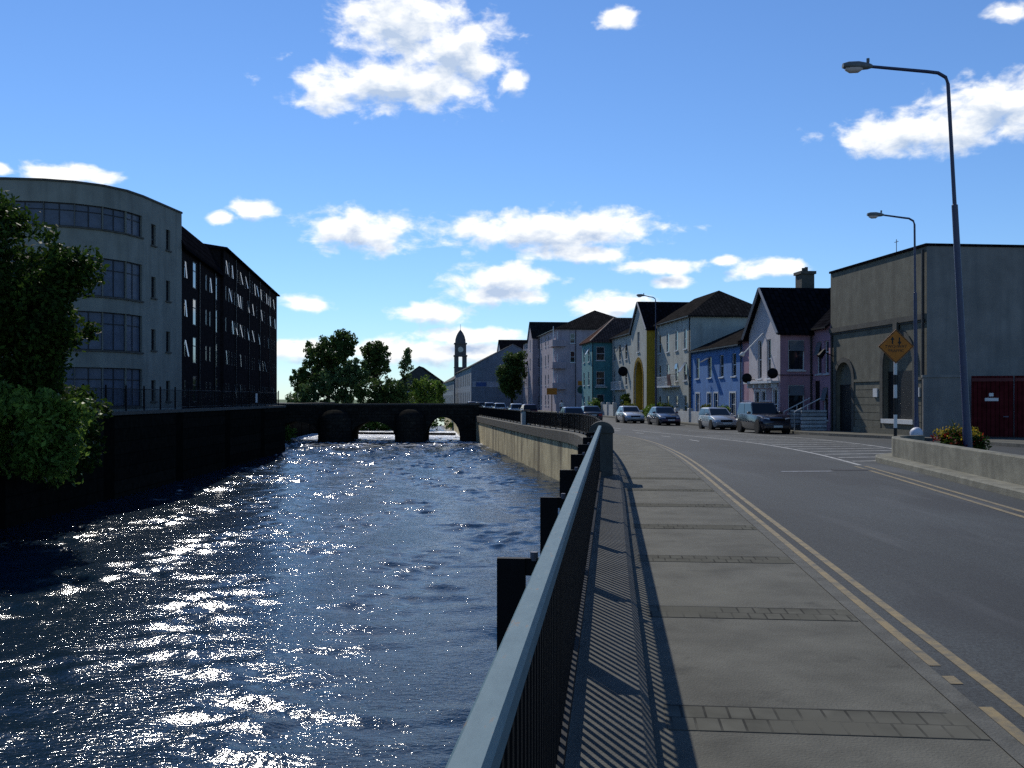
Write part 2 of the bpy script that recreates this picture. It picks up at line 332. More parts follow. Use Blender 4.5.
# ground sheets
def flat(name, poly, z, m):
    o = MB().add([(x, y, z) for x, y in poly], [tuple(range(len(poly)))]).build(name, m); return struct(o)
right_edge = [(quayX(y)+.35, y) for y in Ys]
flat('ground', right_edge+[(-15.7, 201), (-15.7, 1800), (900, 1800), (900, -20)], -.55, M['ground'])
flat('far_bank', [(-900, 162), (-15.7, 162), (-15.7, 1800), (-900, 1800)], -.9, M['grass'])
lw = [(-16.4, -20), (-17.0, 0), (-18.05, 35), (-19.5, 86)]        # left quay face
lw2 = [(-22.6, 86.5), (-25, 110), (-26.2, 135), (-29, 165)]
flat('left_bank', [(x-.3, y) for x, y in lw+lw2]+[(-900, 165), (-900, -20)], 1.0, M['bank'])
def water_sheet():
    xs = np.arange(-30, 6.01, .16); ys = np.concatenate([np.arange(-2, 60, .13), np.arange(60, 118, .2)]); Xg, Yg = np.meshgrid(xs, ys); Z = np.zeros_like(Xg)
    r = np.random.default_rng(3); mod = np.zeros_like(Xg)
    for k in range(10):
        a = r.uniform(0, 2*math.pi); kk = 2*math.pi/r.uniform(4, 14); mod += np.sin(kk*(Xg*math.cos(a)*1.6+Yg*math.sin(a))+r.uniform(0, 6.28))
    mod = .75+.45*mod/np.sqrt(5)
    for k in range(90):
        lam = .34*(6**(r.random()**1.5)); a = R(90)+r.normal()*R(48); kk = 2*math.pi/lam
        amp = WAVE*lam**1.0/2/math.pi*math.sqrt(2/90)
        ph = kk*(Xg*math.cos(a)+Yg*math.sin(a))+r.uniform(0, 6.28)
        sn = np.sin(ph); Z += amp*(sn+.25*np.sin(2*ph+1.2))*(1+(3.0 if lam < .75 else .7)*np.clip((Yg-45)/50, 0, 1))
    Z *= np.clip(mod, .2, 1.7)
    v = np.stack([Xg, Yg, WZ+Z], -1).reshape(-1, 3).astype(np.float32); ny, nx = Xg.shape
    i = np.arange(ny*nx).reshape(ny, nx); f = np.stack([i[:-1, :-1], i[:-1, 1:], i[1:, 1:], i[1:, :-1]], -1).reshape(-1, 4).astype(np.int32)
    me = bpy.data.meshes.new('river_water'); me.vertices.add(len(v)); me.vertices.foreach_set('co', v.ravel()); me.loops.add(f.size); me.loops.foreach_set('vertex_index', f.ravel())
    me.polygons.add(len(f)); me.polygons.foreach_set('loop_start', np.arange(0, f.size, 4, dtype=np.int32)); me.update(calc_edges=True)
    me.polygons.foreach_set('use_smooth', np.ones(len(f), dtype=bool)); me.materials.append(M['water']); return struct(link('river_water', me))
WAVE = .135
water_sheet()
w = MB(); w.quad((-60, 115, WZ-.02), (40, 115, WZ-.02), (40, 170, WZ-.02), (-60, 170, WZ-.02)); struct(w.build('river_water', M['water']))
w = MB(); w.quad((-60, -30, WZ-.3), (40, -30, WZ-.3), (40, 170, WZ-.3), (-60, 170, WZ-.3)); struct(w.build('river_bed', M['soil']))
def wear(m, c):
    nt = m.node_tree; b = nt.nodes['Principled BSDF']; lk = b.inputs['Base Color'].links[0]; src = lk.from_socket; N = nt.nodes.new
    tc = N('ShaderNodeTexCoord'); oi = N('ShaderNodeObjectInfo'); mp = N('ShaderNodeVectorMath'); mp.operation = 'ADD'; L(nt, tc, 'Object', mp, 0); L(nt, oi, 'Location', mp, 1)
    n = N('ShaderNodeTexNoise'); n.inputs['Scale'].default_value = 1.7; n.inputs['Detail'].default_value = 6; L(nt, mp, 'Vector', n, 'Vector')
    r = N('ShaderNodeValToRGB'); r.color_ramp.elements[0].position = .44; r.color_ramp.elements[1].position = .6; L(nt, n, 'Fac', r, 'Fac')
    mx = N('ShaderNodeMixRGB'); mx.inputs['Color2'].default_value = (*c, 1); L(nt, r, 'Color', mx, 'Fac'); nt.links.new(src, mx.inputs['Color1']); L(nt, mx, 'Color', b, 'Base Color')
wear(M['pavers'], (.112, .109, .091))
# road, pavements, kerbs
strip('road', kerbL, kerbR, Ys, -.06, M['asphalt'], 8)
strip('pavement', lambda y: quayX(y)+.58, lambda y: kerbL(y)-.001, Ys, 0, M['paving'], 3)
strip('kerb_strip', lambda y: kerbL(y)-.0, lambda y: kerbL(y)+.12, Ys, .004, M['kerb'])
strip('gutter_strip', lambda y: kerbL(y)+.121, lambda y: kerbL(y)+.17, Ys, -.052, M['kerb'])
mb = MB()
for a, b in zip(Ys, Ys[1:]): mb.quad((kerbL(a)+.12, a, g(a)+.004), (kerbL(b)+.12, b, g(b)+.004), (kerbL(b)+.12, b, g(b)-.08), (kerbL(a)+.12, a, g(a)-.08))
struct(mb.build('kerb_face', M['kerb']))
strip('pavement', lambda y: kerbR(y)+.14, lambda y: max(facX(y)+1, kerbR(y)+2.5) if y > 46 else 46, Ys, .07, M['paving'], 2)
mb = MB()
for a, b in zip(Ys, Ys[1:]):
    mb.loft([[(kerbR(y), y, g(y)-.1), (kerbR(y)+.15, y, g(y)-.1), (kerbR(y)+.15, y, g(y)+.074), (kerbR(y)+.02, y, g(y)+.074)] for y in (a, b)])
struct(mb.build('kerb_strip', M['kerb']))
# yellow and white lines
def line(name, f, ys, wd, m, dz=-.056):
    return strip(name, lambda y: f(y)-wd/2, lambda y: f(y)+wd/2, ys, dz, m)
line('yellow_line', lambda y: kerbL(y)+.235, sub(-5, 5.85), .08, M['line_yellow'])
line('yellow_line', lambda y: kerbL(y)+.235, [6.32, 6.5], .08, M['line_yellow'])
line('yellow_line', lambda y: kerbL(y)+.235, sub(6.75, 110), .08, M['line_yellow'])
line('yellow_line', lambda y: kerbL(y)+.425, sub(-5, 110), .085, M['line_yellow'])
islX = lambda y: 6.98+.119*y
line('yellow_line', lambda y: islX(y)-.75, sub(-5, 26.6), .1, M['line_yellow'])
line('yellow_line', lambda y: islX(y)-1.02, sub(-5, 26.6), .1, M['line_yellow'])
hl = interp([(26.5, 9.35), (33, 10.0), (41, 10.2), (52, 9.25), (62, 7.9), (80, 5.9), (120, 1.6)])
hr = interp([(30, 12.4), (36.7, 13.9), (44, 14.3), (50, 13.9), (58, 12.2), (66, 9.6)])
line('white_line', hl, sub(27, 64), .13, M['line_white'])
line('white_line', hr, sub(31, 62), .12, M['line_white'])
for k in range(13):
    y0 = 28.6+k*1.9
    if y0 > 52: break
    a, b = hl(y0)+.2, hr(y0+.6)-.15
    if b-a < .5: continue
    mb = MB(); z = lambda y: g(y)-.055
    mb.quad((a, y0, z(y0)), (b, y0+.6, z(y0)), (b, y0+.85, z(y0+.3)), (a, y0+.25, z(y0+.3)))
    struct(mb.build('hatch_marking', M['line_white']))
for k in range(8): line('white_dash', hl, sub(67+k*7, 70+k*7), .13, M['line_white'])
for k in range(7): line('white_dash', lambda y: (hl(y)+kerbL(y))/2+.4, sub(44+k*6, 46+k*6), .12, M['line_white'])
M['cast_iron'] = mat('worn_iron', (.16, .16, .16), .6, .3, 6)
flat('road_patch', [(8.05, 24.9), (9.0, 24.95), (9.0, 25.5), (8.1, 25.45)], g(25)-.054, mat('road_patch', (.035, .036, .04), .9, .3, 3))
tag(flat('drain_cover', [(6.6, 24.4), (7.9, 24.55), (7.92, 24.85), (6.62, 24.7)], g(25)-.053, M['cast_iron']), 'worn iron drain cover set flush in the asphalt of the near lane', 'drain cover')
bpy.data.objects['drain_cover'].pop('kind', None)
# paver bands across the near pavement
for k in range(7):
    y0 = 5.3+k*2.72
    mb = MB(); mb.box(.3, 1.93, 0, .42, -.05, .004)
    o = mb.build('paver_band', M['pavers']); o.location = (y0*TAN, y0, 0); o.rotation_euler = (0, 0, RA); struct(o)
    mb = MB(); mb.box(.3, 1.85, .424, .438, -.05, .0045)
    o = mb.build('paving_joint', M['joint']); o.location = (y0*TAN, y0, 0); o.rotation_euler = (0, 0, RA); struct(o)

# ------------------------------------------------------------------ right quay wall with plinth
qw = thing('quay_wall', 'pale stained river wall with grey coping along the road side of the river', 'quay wall', (quayX(51), 51, 0))
def ql(pts): return [(x-quayX(51), y-51, z) for x, y, z in pts]
mb = MB(); mc = MB(); YQ = [-20, -10]+[x for x in range(-4, 112, 2)]+[112, 125, 150, 165]
ring = lambda y: ql([(quayX(y)+.03, y, WZ-1), (quayX(y)+.55, y, WZ-1), (quayX(y)+.55, y, g(y)-.45), (quayX(y)+.03, y, g(y)-.45)])
mb.loft([ring(y) for y in YQ]); mb.build('wall', M['stone_wall'], qw)
ring = lambda y: ql([(quayX(y)-.06, y, g(y)-.449), (quayX(y)-.06, y, g(y)+.10), (quayX(y)-.03, y, g(y)+.13), (quayX(y)+.55, y, g(y)+.13), (quayX(y)+.60, y, g(y)+.09), (quayX(y)+.61, y, g(y)-.449)])
mc.loft([ring(y) for y in YQ]); mc.build('coping', M['plinth'], qw)

# near railing: local y runs along it
rl = thing('railing', 'blue topped black metal railing with flat bars beside the near pavement', 'railing', (0, 0, 0), RA)
XR = -.225; c5 = 1/math.cos(RA); Y1 = 20.75*c5
mb = MB(); pr = [(-.036, 1.12), (.036, 1.12), (.036, 1.165), (.026, 1.18), (-.026, 1.18), (-.036, 1.165)]
mb.loft([[(XR+x, y, z) for x, z in pr] for y in (-3, 5, 12, Y1)]); mb.build('handrail', M['rail_blue'], rl)
mb = MB(); mb.box(XR-.03, XR+.03, -3, Y1, .19, .245); mb.build('bottom_rail', M['black_metal'], rl)
pk = MB(); pk.box(-.004, .004, -.021, .021, .24, 1.125); pme = pk.mesh('picket', M['black_metal'])
ps = [(-2.9+.11*i) for i in range(int((Y1+2.9)/.11))]
vis = [p for p in ps if p > 1.0][:100]; rest = [p for p in ps if p not in vis]
for p in vis: link('picket', pme, rl, (XR, p, 0))
mb = MB()
for p in rest: mb.box(XR-.004, XR+.004, p-.021, p+.021, .24, 1.125)
mb.build('picket', M['black_metal'], rl)['kind'] = 'stuff'
for k in range(8):
    y = 1.55+2.5*k
    mb = MB(); mb.box(XR-.235, XR-.12, y-.02, y+.02, -.30, 1.10); mb.box(XR-.235, XR+.02, y-.03, y+.03, .131, .16)
    p = mb.build('post', M['black_metal'], rl)
    for z0 in (1.03, .2): MB().box(XR-.12, XR-.02, y-.012, y+.012, z0, z0+.07).build('bracket', M['black_metal'], p)
    mb = MB(); mb.tube([(XR-.085, y, 1.09), (XR-.085, y, 1.125)], .016, 8); mb.build('bolt', M['grey_metal'], p, True)

# round-topped pier at the bend
def pier(loc, w_, d_, h_, m, label):
    t = thing('stone_pier', label, 'pier', loc, RA)
    mb = MB(); mb.box(-w_/2, w_/2, -d_/2, d_/2, 0, h_-w_*.5); mb.build('shaft', m, t)
    mb = MB(); n = 14
    pts = [(-w_/2-.03, h_-w_*.5)]+[(-(w_/2+.03)*math.cos(math.pi*i/n), h_-w_*.5+.001+(w_/2)*math.sin(math.pi*i/n)) for i in range(n+1)]+[(w_/2+.03, h_-w_*.5)]
    mb.loft([[(x, y, z) for x, z in pts] for y in (-d_/2-.03, d_/2+.03)]); mb.build('cap', m, t, True)
pier((21.05*TAN-.19, 21.1, .12), .48, .5, 1.14, M['coping'], 'round topped grey stone pier at the far end of the blue railing')

# railings beyond the bend
def far_rail(label, ya, yb, group=None):
    xo = quayX(ya)+.25; t = thing('railing', label, 'railing', (xo, ya, g(ya)+.13), 0)
    P = lambda y, z: (quayX(y)+.25-xo, y-ya, z+g(y)-g(ya))
    ys = sub(ya, yb, 2.0)
    for z, nm in ((.95, 'top_rail'), (.12, 'bottom_rail')):
        mb = MB(); mb.loft([[(P(y, z)[0]+dx, P(y, z)[1], P(y, z)[2]+dz) for dx, dz in ((-.03, -.025), (.03, -.025), (.03, .025), (-.03, .025))] for y in ys]); mb.build(nm, M['black_metal'], t)
    for y in ys:
        mb = MB(); x0, yy, z0 = P(y, 0); mb.box(x0-.035, x0+.035, yy-.035, yy+.035, z0, z0+1.0); mb.build('post', M['black_metal'], t)
    n = int((yb-ya)/.13); all_ = [ya+.13*(i+.5) for i in range(n)]
    me = MB(); me.box(-.01, .01, -.022, .022, .13, .93); me = me.mesh('bar', M['black_metal'])
    for y in all_[:100]: link('bar', me, t, P(y, 0))
    mb = MB()
    for y in all_[100:]:
        x0, yy, z0 = P(y, 0); mb.box(x0-.01, x0+.01, yy-.022, yy+.022, z0+.13, z0+.93)
    if len(all_) > 100: mb.build('bar', M['black_metal'], t)['kind'] = 'stuff'
far_rail('black bar railing on the quay wall between the two stone piers', 21.5, 70.6)
far_rail('black bar railing on the quay wall between the pale square pier and the bridge', 71.4, 106)
t = thing('stone_pier', 'pale square concrete pier interrupting the far quay railing', 'pier', (quayX(71)+.25, 71, g(71)+.12), .12)
mb = MB(); mb.box(-.3, .3, -.35, .35, 0, .95); mb.build('shaft', M['white_wall'], t)
mb = MB(); mb.cbox(-.34, .34, -.39, .39, .951, 1.05, .03); mb.build('cap', M['coping'], t)

# ------------------------------------------------------------------ left quay
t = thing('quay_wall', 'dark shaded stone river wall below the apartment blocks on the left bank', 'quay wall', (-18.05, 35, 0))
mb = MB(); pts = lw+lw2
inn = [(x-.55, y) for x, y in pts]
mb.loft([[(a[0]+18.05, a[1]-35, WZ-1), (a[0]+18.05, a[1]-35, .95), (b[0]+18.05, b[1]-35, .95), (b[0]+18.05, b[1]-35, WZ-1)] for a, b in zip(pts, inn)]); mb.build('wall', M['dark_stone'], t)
mb = MB(); mb.loft([[(a[0]+18.12, a[1]-35, .951), (a[0]+18.12, a[1]-35, 1.12), (b[0]+18, b[1]-35, 1.12), (b[0]+18, b[1]-35, .951)] for a, b in zip(pts, inn)]); mb.build('coping', M['coping'], t)
t = thing('fence', 'dark metal fence with thin bars along the top of the left quay', 'fence', (-18.3, 36, 1.12))
fp = [(-17.3-.03*y, y) for y in np.arange(20, 86, 2.6)]+[(-23, 87.5), (-23.6, 93), (-24.3, 99), (-25, 105)]
for (xa, ya), (xb, yb) in zip(fp, fp[1:]):
    xa += 18.3; xb += 18.3; ya -= 36; yb -= 36
    mb = MB(); mb.box(xa-.035, xa+.035, ya-.035, ya+.035, 0, 1.25); mb.build('post', M['black_metal'], t)
    mb = MB(); mb.tube([(xa, ya, 1.08), (xb, yb, 1.08)], .022, 6); mb.tube([(xa, ya, .12), (xb, yb, .12)], .018, 6)
    n = int((yb-ya)/.16)
    for i in range(1, n):
        f_ = i/n; mb.box(xa+(xb-xa)*f_-.006, xa+(xb-xa)*f_+.006, ya+(yb-ya)*f_-.008, ya+(yb-ya)*f_+.008, .12, 1.08)
    mb.build('bar_panel', M['black_metal'], t)
mb = MB(); mb.box(-.015, .015, -.25, .25, -.35, .35)
o = mb.build('sign_plate', M['white_paint']); o.location = (-19.55, 76.5, 1.75); tag(o, 'small white plate fixed to the left quay fence', 'sign')

# ------------------------------------------------------------------ bridge
br = thing('stone_bridge', 'dark stone arched road bridge with rounded pier tops across the river', 'bridge', (-14.7, 110, 0), R(2.0))
arches = [(-25.4, -20.5, -.75), (-17.3, -12.6, -.75), (-9.3, -5.7, -.3)]      # world x of each opening, crown height
xs0, xs1 = -48, -3.6
def soff(x):
    for a, b, c in arches:
        if a < x < b:
            u = (x-(a+b)/2)/((b-a)/2); return max(WZ-1, c-(c+2.4)*(1-math.sqrt(max(0, 1-u*u))))
    return WZ-1
cuts = sorted(set([xs0, xs1]+[a+(b-a)*(1-math.cos(math.pi*i/14))/2 for a, b, c in arches for i in range(15)]))
mb = MB(); ox = 14.7
def sides(x, eps): return soff(x+eps)
for a, b in zip(cuts, cuts[1:]):
    za, zb = soff(a+1e-6), soff(b-1e-6)
    mb.loft([[(a+ox, -3.6, za), (a+ox, -3.6, .0), (a+ox, 3.6, .0), (a+ox, 3.6, za)], [(b+ox, -3.6, zb), (b+ox, -3.6, .0), (b+ox, 3.6, .0), (b+ox, 3.6, zb)]], True)
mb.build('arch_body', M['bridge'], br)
for yy in (-3.62, 3.22):
    mb = MB(); mb.box(xs0+ox, xs1+ox, yy, yy+.4, .001, 1.0); p = mb.build('parapet', M['bridge'], br)
    mb = MB(); mb.box(xs0+ox-.02, xs1+ox+.02, yy-.04, yy+.44, 1.001, 1.15); mb.build('coping', M['coping'], p)
for cx, rx, zt in ((-18.9, 1.75, .55), (-10.95, 1.6, .6)):
    mb = MB(); rings = []
    for z, sc in [(WZ-1, 1.06), (-.6, 1.0)]+[(-.6+(zt+.6)*math.sin(R(a)), max(.03, math.cos(R(a)))**.8) for a in (15, 30, 45, 60, 72, 82, 90)]:
        rings.append([(cx+ox+rx*sc*math.cos(t), -3.6-2.3*sc*max(0, math.sin(t)) if math.sin(t) >= 0 else -3.5, z) for t in [2*math.pi*k/24 for k in range(24)]])
    mb.loft(rings); mb.build('cutwater', M['bridge'], br, True)
strip_road = MB(); strip_road.box(xs0+ox, xs1+ox, -3.2, 3.2, .002, .03); strip_road.build('deck', M['asphalt'], br)
# weir water beyond the bridge
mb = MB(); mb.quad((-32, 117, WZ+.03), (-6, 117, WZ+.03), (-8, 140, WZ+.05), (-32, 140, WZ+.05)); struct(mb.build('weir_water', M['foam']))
mb = MB(); mb.loft([[(x, y, WZ-.2), (x, y, WZ+.3), (x, y+.5, WZ+.3), (x, y+.5, WZ-.2)] for x, y in ((-28, 131), (-18, 127), (-7, 124))]); o = mb.build('weir_sill', M['bridge']); tag(o, 'low dark stone weir sill across the river beyond the bridge', 'weir')

# ------------------------------------------------------------------ wall with openings
def wall(mb, A, B, z0, ztop, ops=(), depth=.13, cuts=()):
    A = Vector(A); B = Vector(B); d = (B-A); Ln = d.length; d /= Ln; inn = Vector((-d.y, d.x))
    zt = ztop if callable(ztop) else (lambda u: ztop)
    def top(o, u):
        if len(o) > 4 and o[4]:
            uu = (u-(o[0]+o[1])/2)/((o[1]-o[0])/2); return o[3]-o[4]*(1-math.sqrt(max(0, 1-uu*uu)))
        return o[3]
    us = {0., Ln}|set(cuts)
    for o in ops:
        us |= {o[0], o[1]}
        if len(o) > 4 and o[4]: us |= {(o[0]+o[1])/2-(o[1]-o[0])/2*math.cos(math.pi*i/12) for i in range(13)}
    us = sorted(x for x in us if -1e-6 <= x <= Ln+1e-6); us = [u for i, u in enumerate(us) if i == 0 or u-us[i-1] > 1e-5]
    P = lambda u, z, dep=0: (A.x+d.x*u+inn.x*dep, A.y+d.y*u+inn.y*dep, z)
    for a, b in zip(us, us[1:]):
        m = (a+b)/2; la, lb = z0, z0
        for o in sorted([o for o in ops if o[0] < m < o[1]], key=lambda o: o[2]):
            if o[2] > la+1e-5: mb.quad(P(a, la), P(b, lb), P(b, o[2]), P(a, o[2]))
            la, lb = top(o, a), top(o, b)
            mb.quad(P(a, la), P(b, lb), P(b, lb, depth), P(a, la, depth))
        mb.quad(P(a, la), P(b, lb), P(b, zt(b)), P(a, zt(a)))
    for o in ops:
        ta = top(o, o[0]); tb = top(o, o[1])
        mb.quad(P(o[0], o[2]), P(o[0], o[2], depth), P(o[0], ta, depth), P(o[0], ta))
        mb.quad(P(o[1], o[2]), P(o[1], o[2], depth), P(o[1], tb, depth), P(o[1], tb))
        if o[2] > z0+.01: mb.quad(P(o[0], o[2]), P(o[1], o[2]), P(o[1], o[2], depth), P(o[0], o[2], depth))
_wc = {}
def window(parent, A, B, o, frame='frame_white', style='sash', sill=True, depth=.13, pane='pane', surround=None, opened=None, name='window'):
    A = Vector(A); B = Vector(B); d = (B-A).normalized(); rz = math.atan2(d.y, d.x)
    w_, h_ = o[1]-o[0], o[3]-o[2]; arch = o[4] if len(o) > 4 else 0
    key = (round(w_, 3), round(h_, 3), frame, style, sill, depth, pane, surround)
    if key not in _wc:
        f = .055; y0, y1 = max(.004, depth-.05), depth+.01; mb = MB()
        mb.box(0, f, y0, y1, 0, h_); mb.box(w_-f, w_, y0, y1, 0, h_); mb.box(f, w_-f, y0, y1, 0, f); mb.box(f, w_-f, y0, y1, h_-f, h_)
        if style in ('sash', 'cross'): mb.box(f, w_-f, y0+.004, y1-.004, h_*.5-.03, h_*.5+.03)
        if style == 'top': mb.box(f, w_-f, y0+.004, y1-.004, h_*.66-.03, h_*.66+.03)
        if style == 'cross': mb.box(w_/2-.03, w_/2+.03, y0+.006, y1-.006, f, h_-f)
        if style.startswith('band'):
            n = int(style[4:]); 
            for i in range(1, n): mb.box(w_*i/n-.03, w_*i/n+.03, y0+.006, y1-.006, f, h_-f)
            mb.box(f, w_-f, y0+.004, y1-.004, h_*.7-.025, h_*.7+.025)
        if style == 'mid': mb.box(w_/2-.03, w_/2+.03, y0+.006, y1-.006, f, h_-f)
        if surround:
            s_ = .13; mb.box(-s_, -.002, -.03, .02, 0, h_+s_); mb.box(w_+.002, w_+s_, -.03, .02, 0, h_+s_); mb.box(-.002, w_+.002, -.03, .02, h_+.002, h_+s_)
        fm = mb.mesh('window_frame', M[frame])
        pm = MB().quad((f, depth-.012, f), (w_-f, depth-.012, f), (w_-f, depth-.012, h_-f), (f, depth-.012, h_-f)).mesh('pane', M[pane])
        sm = MB().box(-.09, w_+.09, -.09, depth-.06, -.09, -.002).mesh('sill', M['frame_white' if frame == 'frame_white' else 'coping']) if sill else None
        _wc[key] = (fm, pm, sm)
    fm, pm, sm = _wc[key]
    wdw = link(name, fm, parent, (A.x+d.x*o[0], A.y+d.y*o[0], o[2]), rz)
    link('pane', pm, wdw)
    if sm: link('sill', sm, wdw)
    if opened:
        a, frac = opened; hh = h_*frac; z1 = h_-.04; mb = MB(); mt = Matrix.Translation((0, -.01, z1)) @ Matrix.Rotation(-a, 4, 'X')
        mb.box(.05, w_-.05, -.012, .012, -hh, 0, mt); mb.build('open_sash', M['sash_glass'], wdw)
    return wdw
M['sash_glass'] = mat('open_sash_glass', (.12, .14, .16), .15, .1, 1, spec=.8)
def win_wall(parent, mb, A, B, z0, zt, ops, **k):
    k.setdefault('depth', .09)
    opened = k.pop('opened', {}); dp = k.get('depth', .13); pn = k.pop('panes', {})
    wall(mb, A, B, z0, zt, ops, dp)
    for i, o in enumerate(ops):
        kk = dict(k); 
        if i in pn: kk['pane'] = pn[i]
        window(parent, A, B, o, opened=opened.get(i), **kk)
def gable_roof(mb, x0, x1, y0, y1, ze, zr, axis='x', oh=.3, og=.15, t=.12):
    if axis == 'x':
        ym = (y0+y1)/2; k = (zr-ze)/(ym-y0)
        mb.slab([(x0-og, y0-oh, ze-oh*k), (x1+og, y0-oh, ze-oh*k), (x1+og, ym, zr), (x0-og, ym, zr)], t)
        mb.slab([(x0-og, ym, zr), (x1+og, ym, zr), (x1+og, y1+oh, ze-oh*k), (x0-og, y1+oh, ze-oh*k)], t)
    else:
        xm = (x0+x1)/2; k = (zr-ze)/(xm-x0)
        mb.slab([(x0-oh, y0-og, ze-oh*k), (xm, y0-og, zr), (xm, y1+og, zr), (x0-oh, y1+og, ze-oh*k)], t)
        mb.slab([(xm, y0-og, zr), (x1+oh, y0-og, ze-oh*k), (x1+oh, y1+og, ze-oh*k), (xm, y1+og, zr)], t)
def hip_roof(mb, x0, x1, y0, y1, ze, zr, hl_, hr_, oh=.3, t=.12):
    x0 -= oh*(hl_ > 0); x1 += oh*(hr_ > 0); y0 -= oh; y1 += oh; ym = (y0+y1)/2
    a, b = (x0+hl_, ym, zr), (x1-hr_, ym, zr)
    mb.slab([(x0, y0, ze), (x1, y0, ze), b, a], t); mb.slab([(x1, y1, ze), (x0, y1, ze), a, b], t)
    if hl_: mb.slab([(x0, y1, ze), (x0, y0, ze), a], t)
    if hr_: mb.slab([(x1, y0, ze), (x1, y1, ze), b], t)
def pipe(parent, x, y, z0, z1): MB().tube([(x, y, z0), (x, y, z1)], .05, 6).build('downpipe', M['gutter'], parent)
def gutter(parent, x0, x1, y, z): MB().box(x0, x1, y-.1, y, z-.1, z).build('gutter', M['gutter'], parent)
HR = math.atan2(-.994, .109)                        # local x runs from far to near along the street
def hroot(name, label, cat, yf, off=0, group=None):
    n = (-.994, -.109); return thing(name, label, cat, (facX(yf)+n[0]*off, yf+n[1]*off, g(yf)-.05), HR, group)
def ulen(yf, yn): return (yf-yn)*1.006
def dish(label, px_root, u, z, r=.33, y=-.45):
    m = px_root.matrix_world if False else Matrix.Translation(px_root.location) @ Matrix.Rotation(px_root.rotation_euler.z, 4, 'Z')
    p = m @ Vector((u, y, z)); t = thing('satellite_dish', label, 'satellite dish', p, px_root.rotation_euler.z, 'satellite dishes on the house fronts')
    mb = MB(); rings = []
    aim = Matrix.Rotation(R(62), 4, 'Z') @ Matrix.Rotation(R(90), 4, 'X')
    for rr, dz in ((.01, .09), (r*.5, .065), (r*.85, .02), (r, 0), (r*.98, -.02), (r*.5, .045), (.01, .07)):
        rings.append([aim @ Vector((rr*math.cos(a), rr*math.sin(a), dz)) for a in [2*math.pi*k/20 for k in range(20)]])
    mb.loft(rings); mb.build('reflector', M['black_metal'], t, True)
    mb = MB(); mb.tube([(0, 0, 0), (.05, .2, -.1), (.05, -y, -.1)], .025, 6); mb.build('arm', M['black_metal'], t)
    return t

# --- cream house with hipped roof (E)
yf, yn = 97, 85.5; Lh = ulen(yf, yn)
e = hroot('cream_house', 'tall cream house with hipped slate roof between the yellow arch and the blue house', 'house', yf)
mb = MB(); ops = []; op = {}
for k, u in enumerate((1.3, 4.2, 7.2, 10.0)):
    ops += [(u-.45, u+.45, 6.35, 8.1), (u-.45, u+.45, 3.6, 5.2), (u-.45, u+.45, .5, 2.3)]
op = {10: (R(35), .6), 7: (R(10), .3)}
win_wall(e, mb, (0, 0), (Lh, 0), 0, 9.15, ops, opened=op)
for A, B in (((Lh, 0), (Lh, 7.6)), ((Lh, 7.6), (0, 7.6)), ((0, 7.6), (0, 0))): wall(mb, A, B, 0, 9.15)
mb.build('wall', M['cream'], e)
mb = MB(); hip_roof(mb, 0, Lh, 0, 7.6, 9.15, 11.75, 0, 4.3); mb.build('roof', M['slate'], e)
gutter(e, -.0, Lh+.3, -.22, 9.12); pipe(e, Lh-.15, -.07, 0, 9.05); pipe(e, .15, -.07, 0, 9.05)
mb = MB(); mb.box(2.2, 8.2, -.55, -.001, 3.05, 3.2); bl = mb.build('balcony', M['frame_white'], e)
mb = MB()
for i in range(25): mb.box(2.25+i*.24, 2.28+i*.24, -.53, -.5, 3.2, 4.0)
mb.box(2.2, 8.2, -.54, -.49, 4.0, 4.05); mb.build('balustrade', M['frame_white'], bl)
# banner on it
t = thing('banner', 'dark burgundy cloth banner hanging from the cream house balcony', 'banner', Matrix.Translation(e.location) @ Matrix.Rotation(HR, 4, 'Z') @ Vector((7.2, -.72, 3.2)), HR)
mb = MB(); mb.loft([[(-.6+.02*i, .05*math.sin(i*1.3)-.02, 0), (.6, .05*math.sin(i*1.3+1)-.02, 0), (.6, .05*math.sin(i*1.3+1)+.02, 0), (-.6+.02*i, .05*math.sin(i*1.3)+.02, 0)] for i in (0,)] +
           [[(-.6+.03*i, .05*math.sin(i*1.3)-.02, .25*i), (.6, .05*math.sin(i*1.3+1)-.02, .25*i), (.6, .05*math.sin(i*1.3+1)+.02, .25*i), (-.6+.03*i, .05*math.sin(i*1.3)+.02, .25*i)] for i in range(1, 5)])
mb.build('cloth', M['burgundy'], t, True)
MB().tube([(0, .02, 1.02), (0, .7, 1.02)], .02, 6).build('bracket', M['black_metal'], t)

# --- yellow arched gable (D)
yf, yn = 103.6, 97.05; Ld = ulen(yf, yn)
d_ = hroot('arched_gable_house', 'narrow gabled house front over a tall bright yellow archway', 'house', yf, .95)
mb = MB(); my = MB(); gz = lambda u: 9.0+(11.75-9.0)*(1-abs(u-Ld/2)/(Ld/2))
ops = [(1.5, 5.0, 0, 5.8, 1.75)]; wn = (2.75, 3.75, 6.7, 8.7)
wall(mb, (0, 0), (Ld, 0), 0, gz, ops+[wn], .13, cuts=(Ld/2,)); window(d_, (0, 0), (Ld, 0), wn, style='cross')
mb.build('wall', M['cream'], d_)
wall(my, (Ld, 0), (Ld, 9), 0, 9.0); wall(my, (0, 9), (0, 0), 0, 9.0)
# passage lining
n = 12; arc = [(3.25-1.75*math.cos(math.pi*i/n), 4.05+1.75*math.sin(math.pi*i/n)) for i in range(n+1)]
prof = [(1.5, 0)]+arc+[(5.0, 0)]
for (xa, za), (xb, zb) in zip(prof, prof[1:]): my.quad((xa, .13, za), (xb, .13, zb), (xb, 3.2, zb), (xa, 3.2, za))
my.quad((1.4, 3.2, 0), (5.1, 3.2, 0), (5.1, 3.2, 6), (1.4, 3.2, 6))
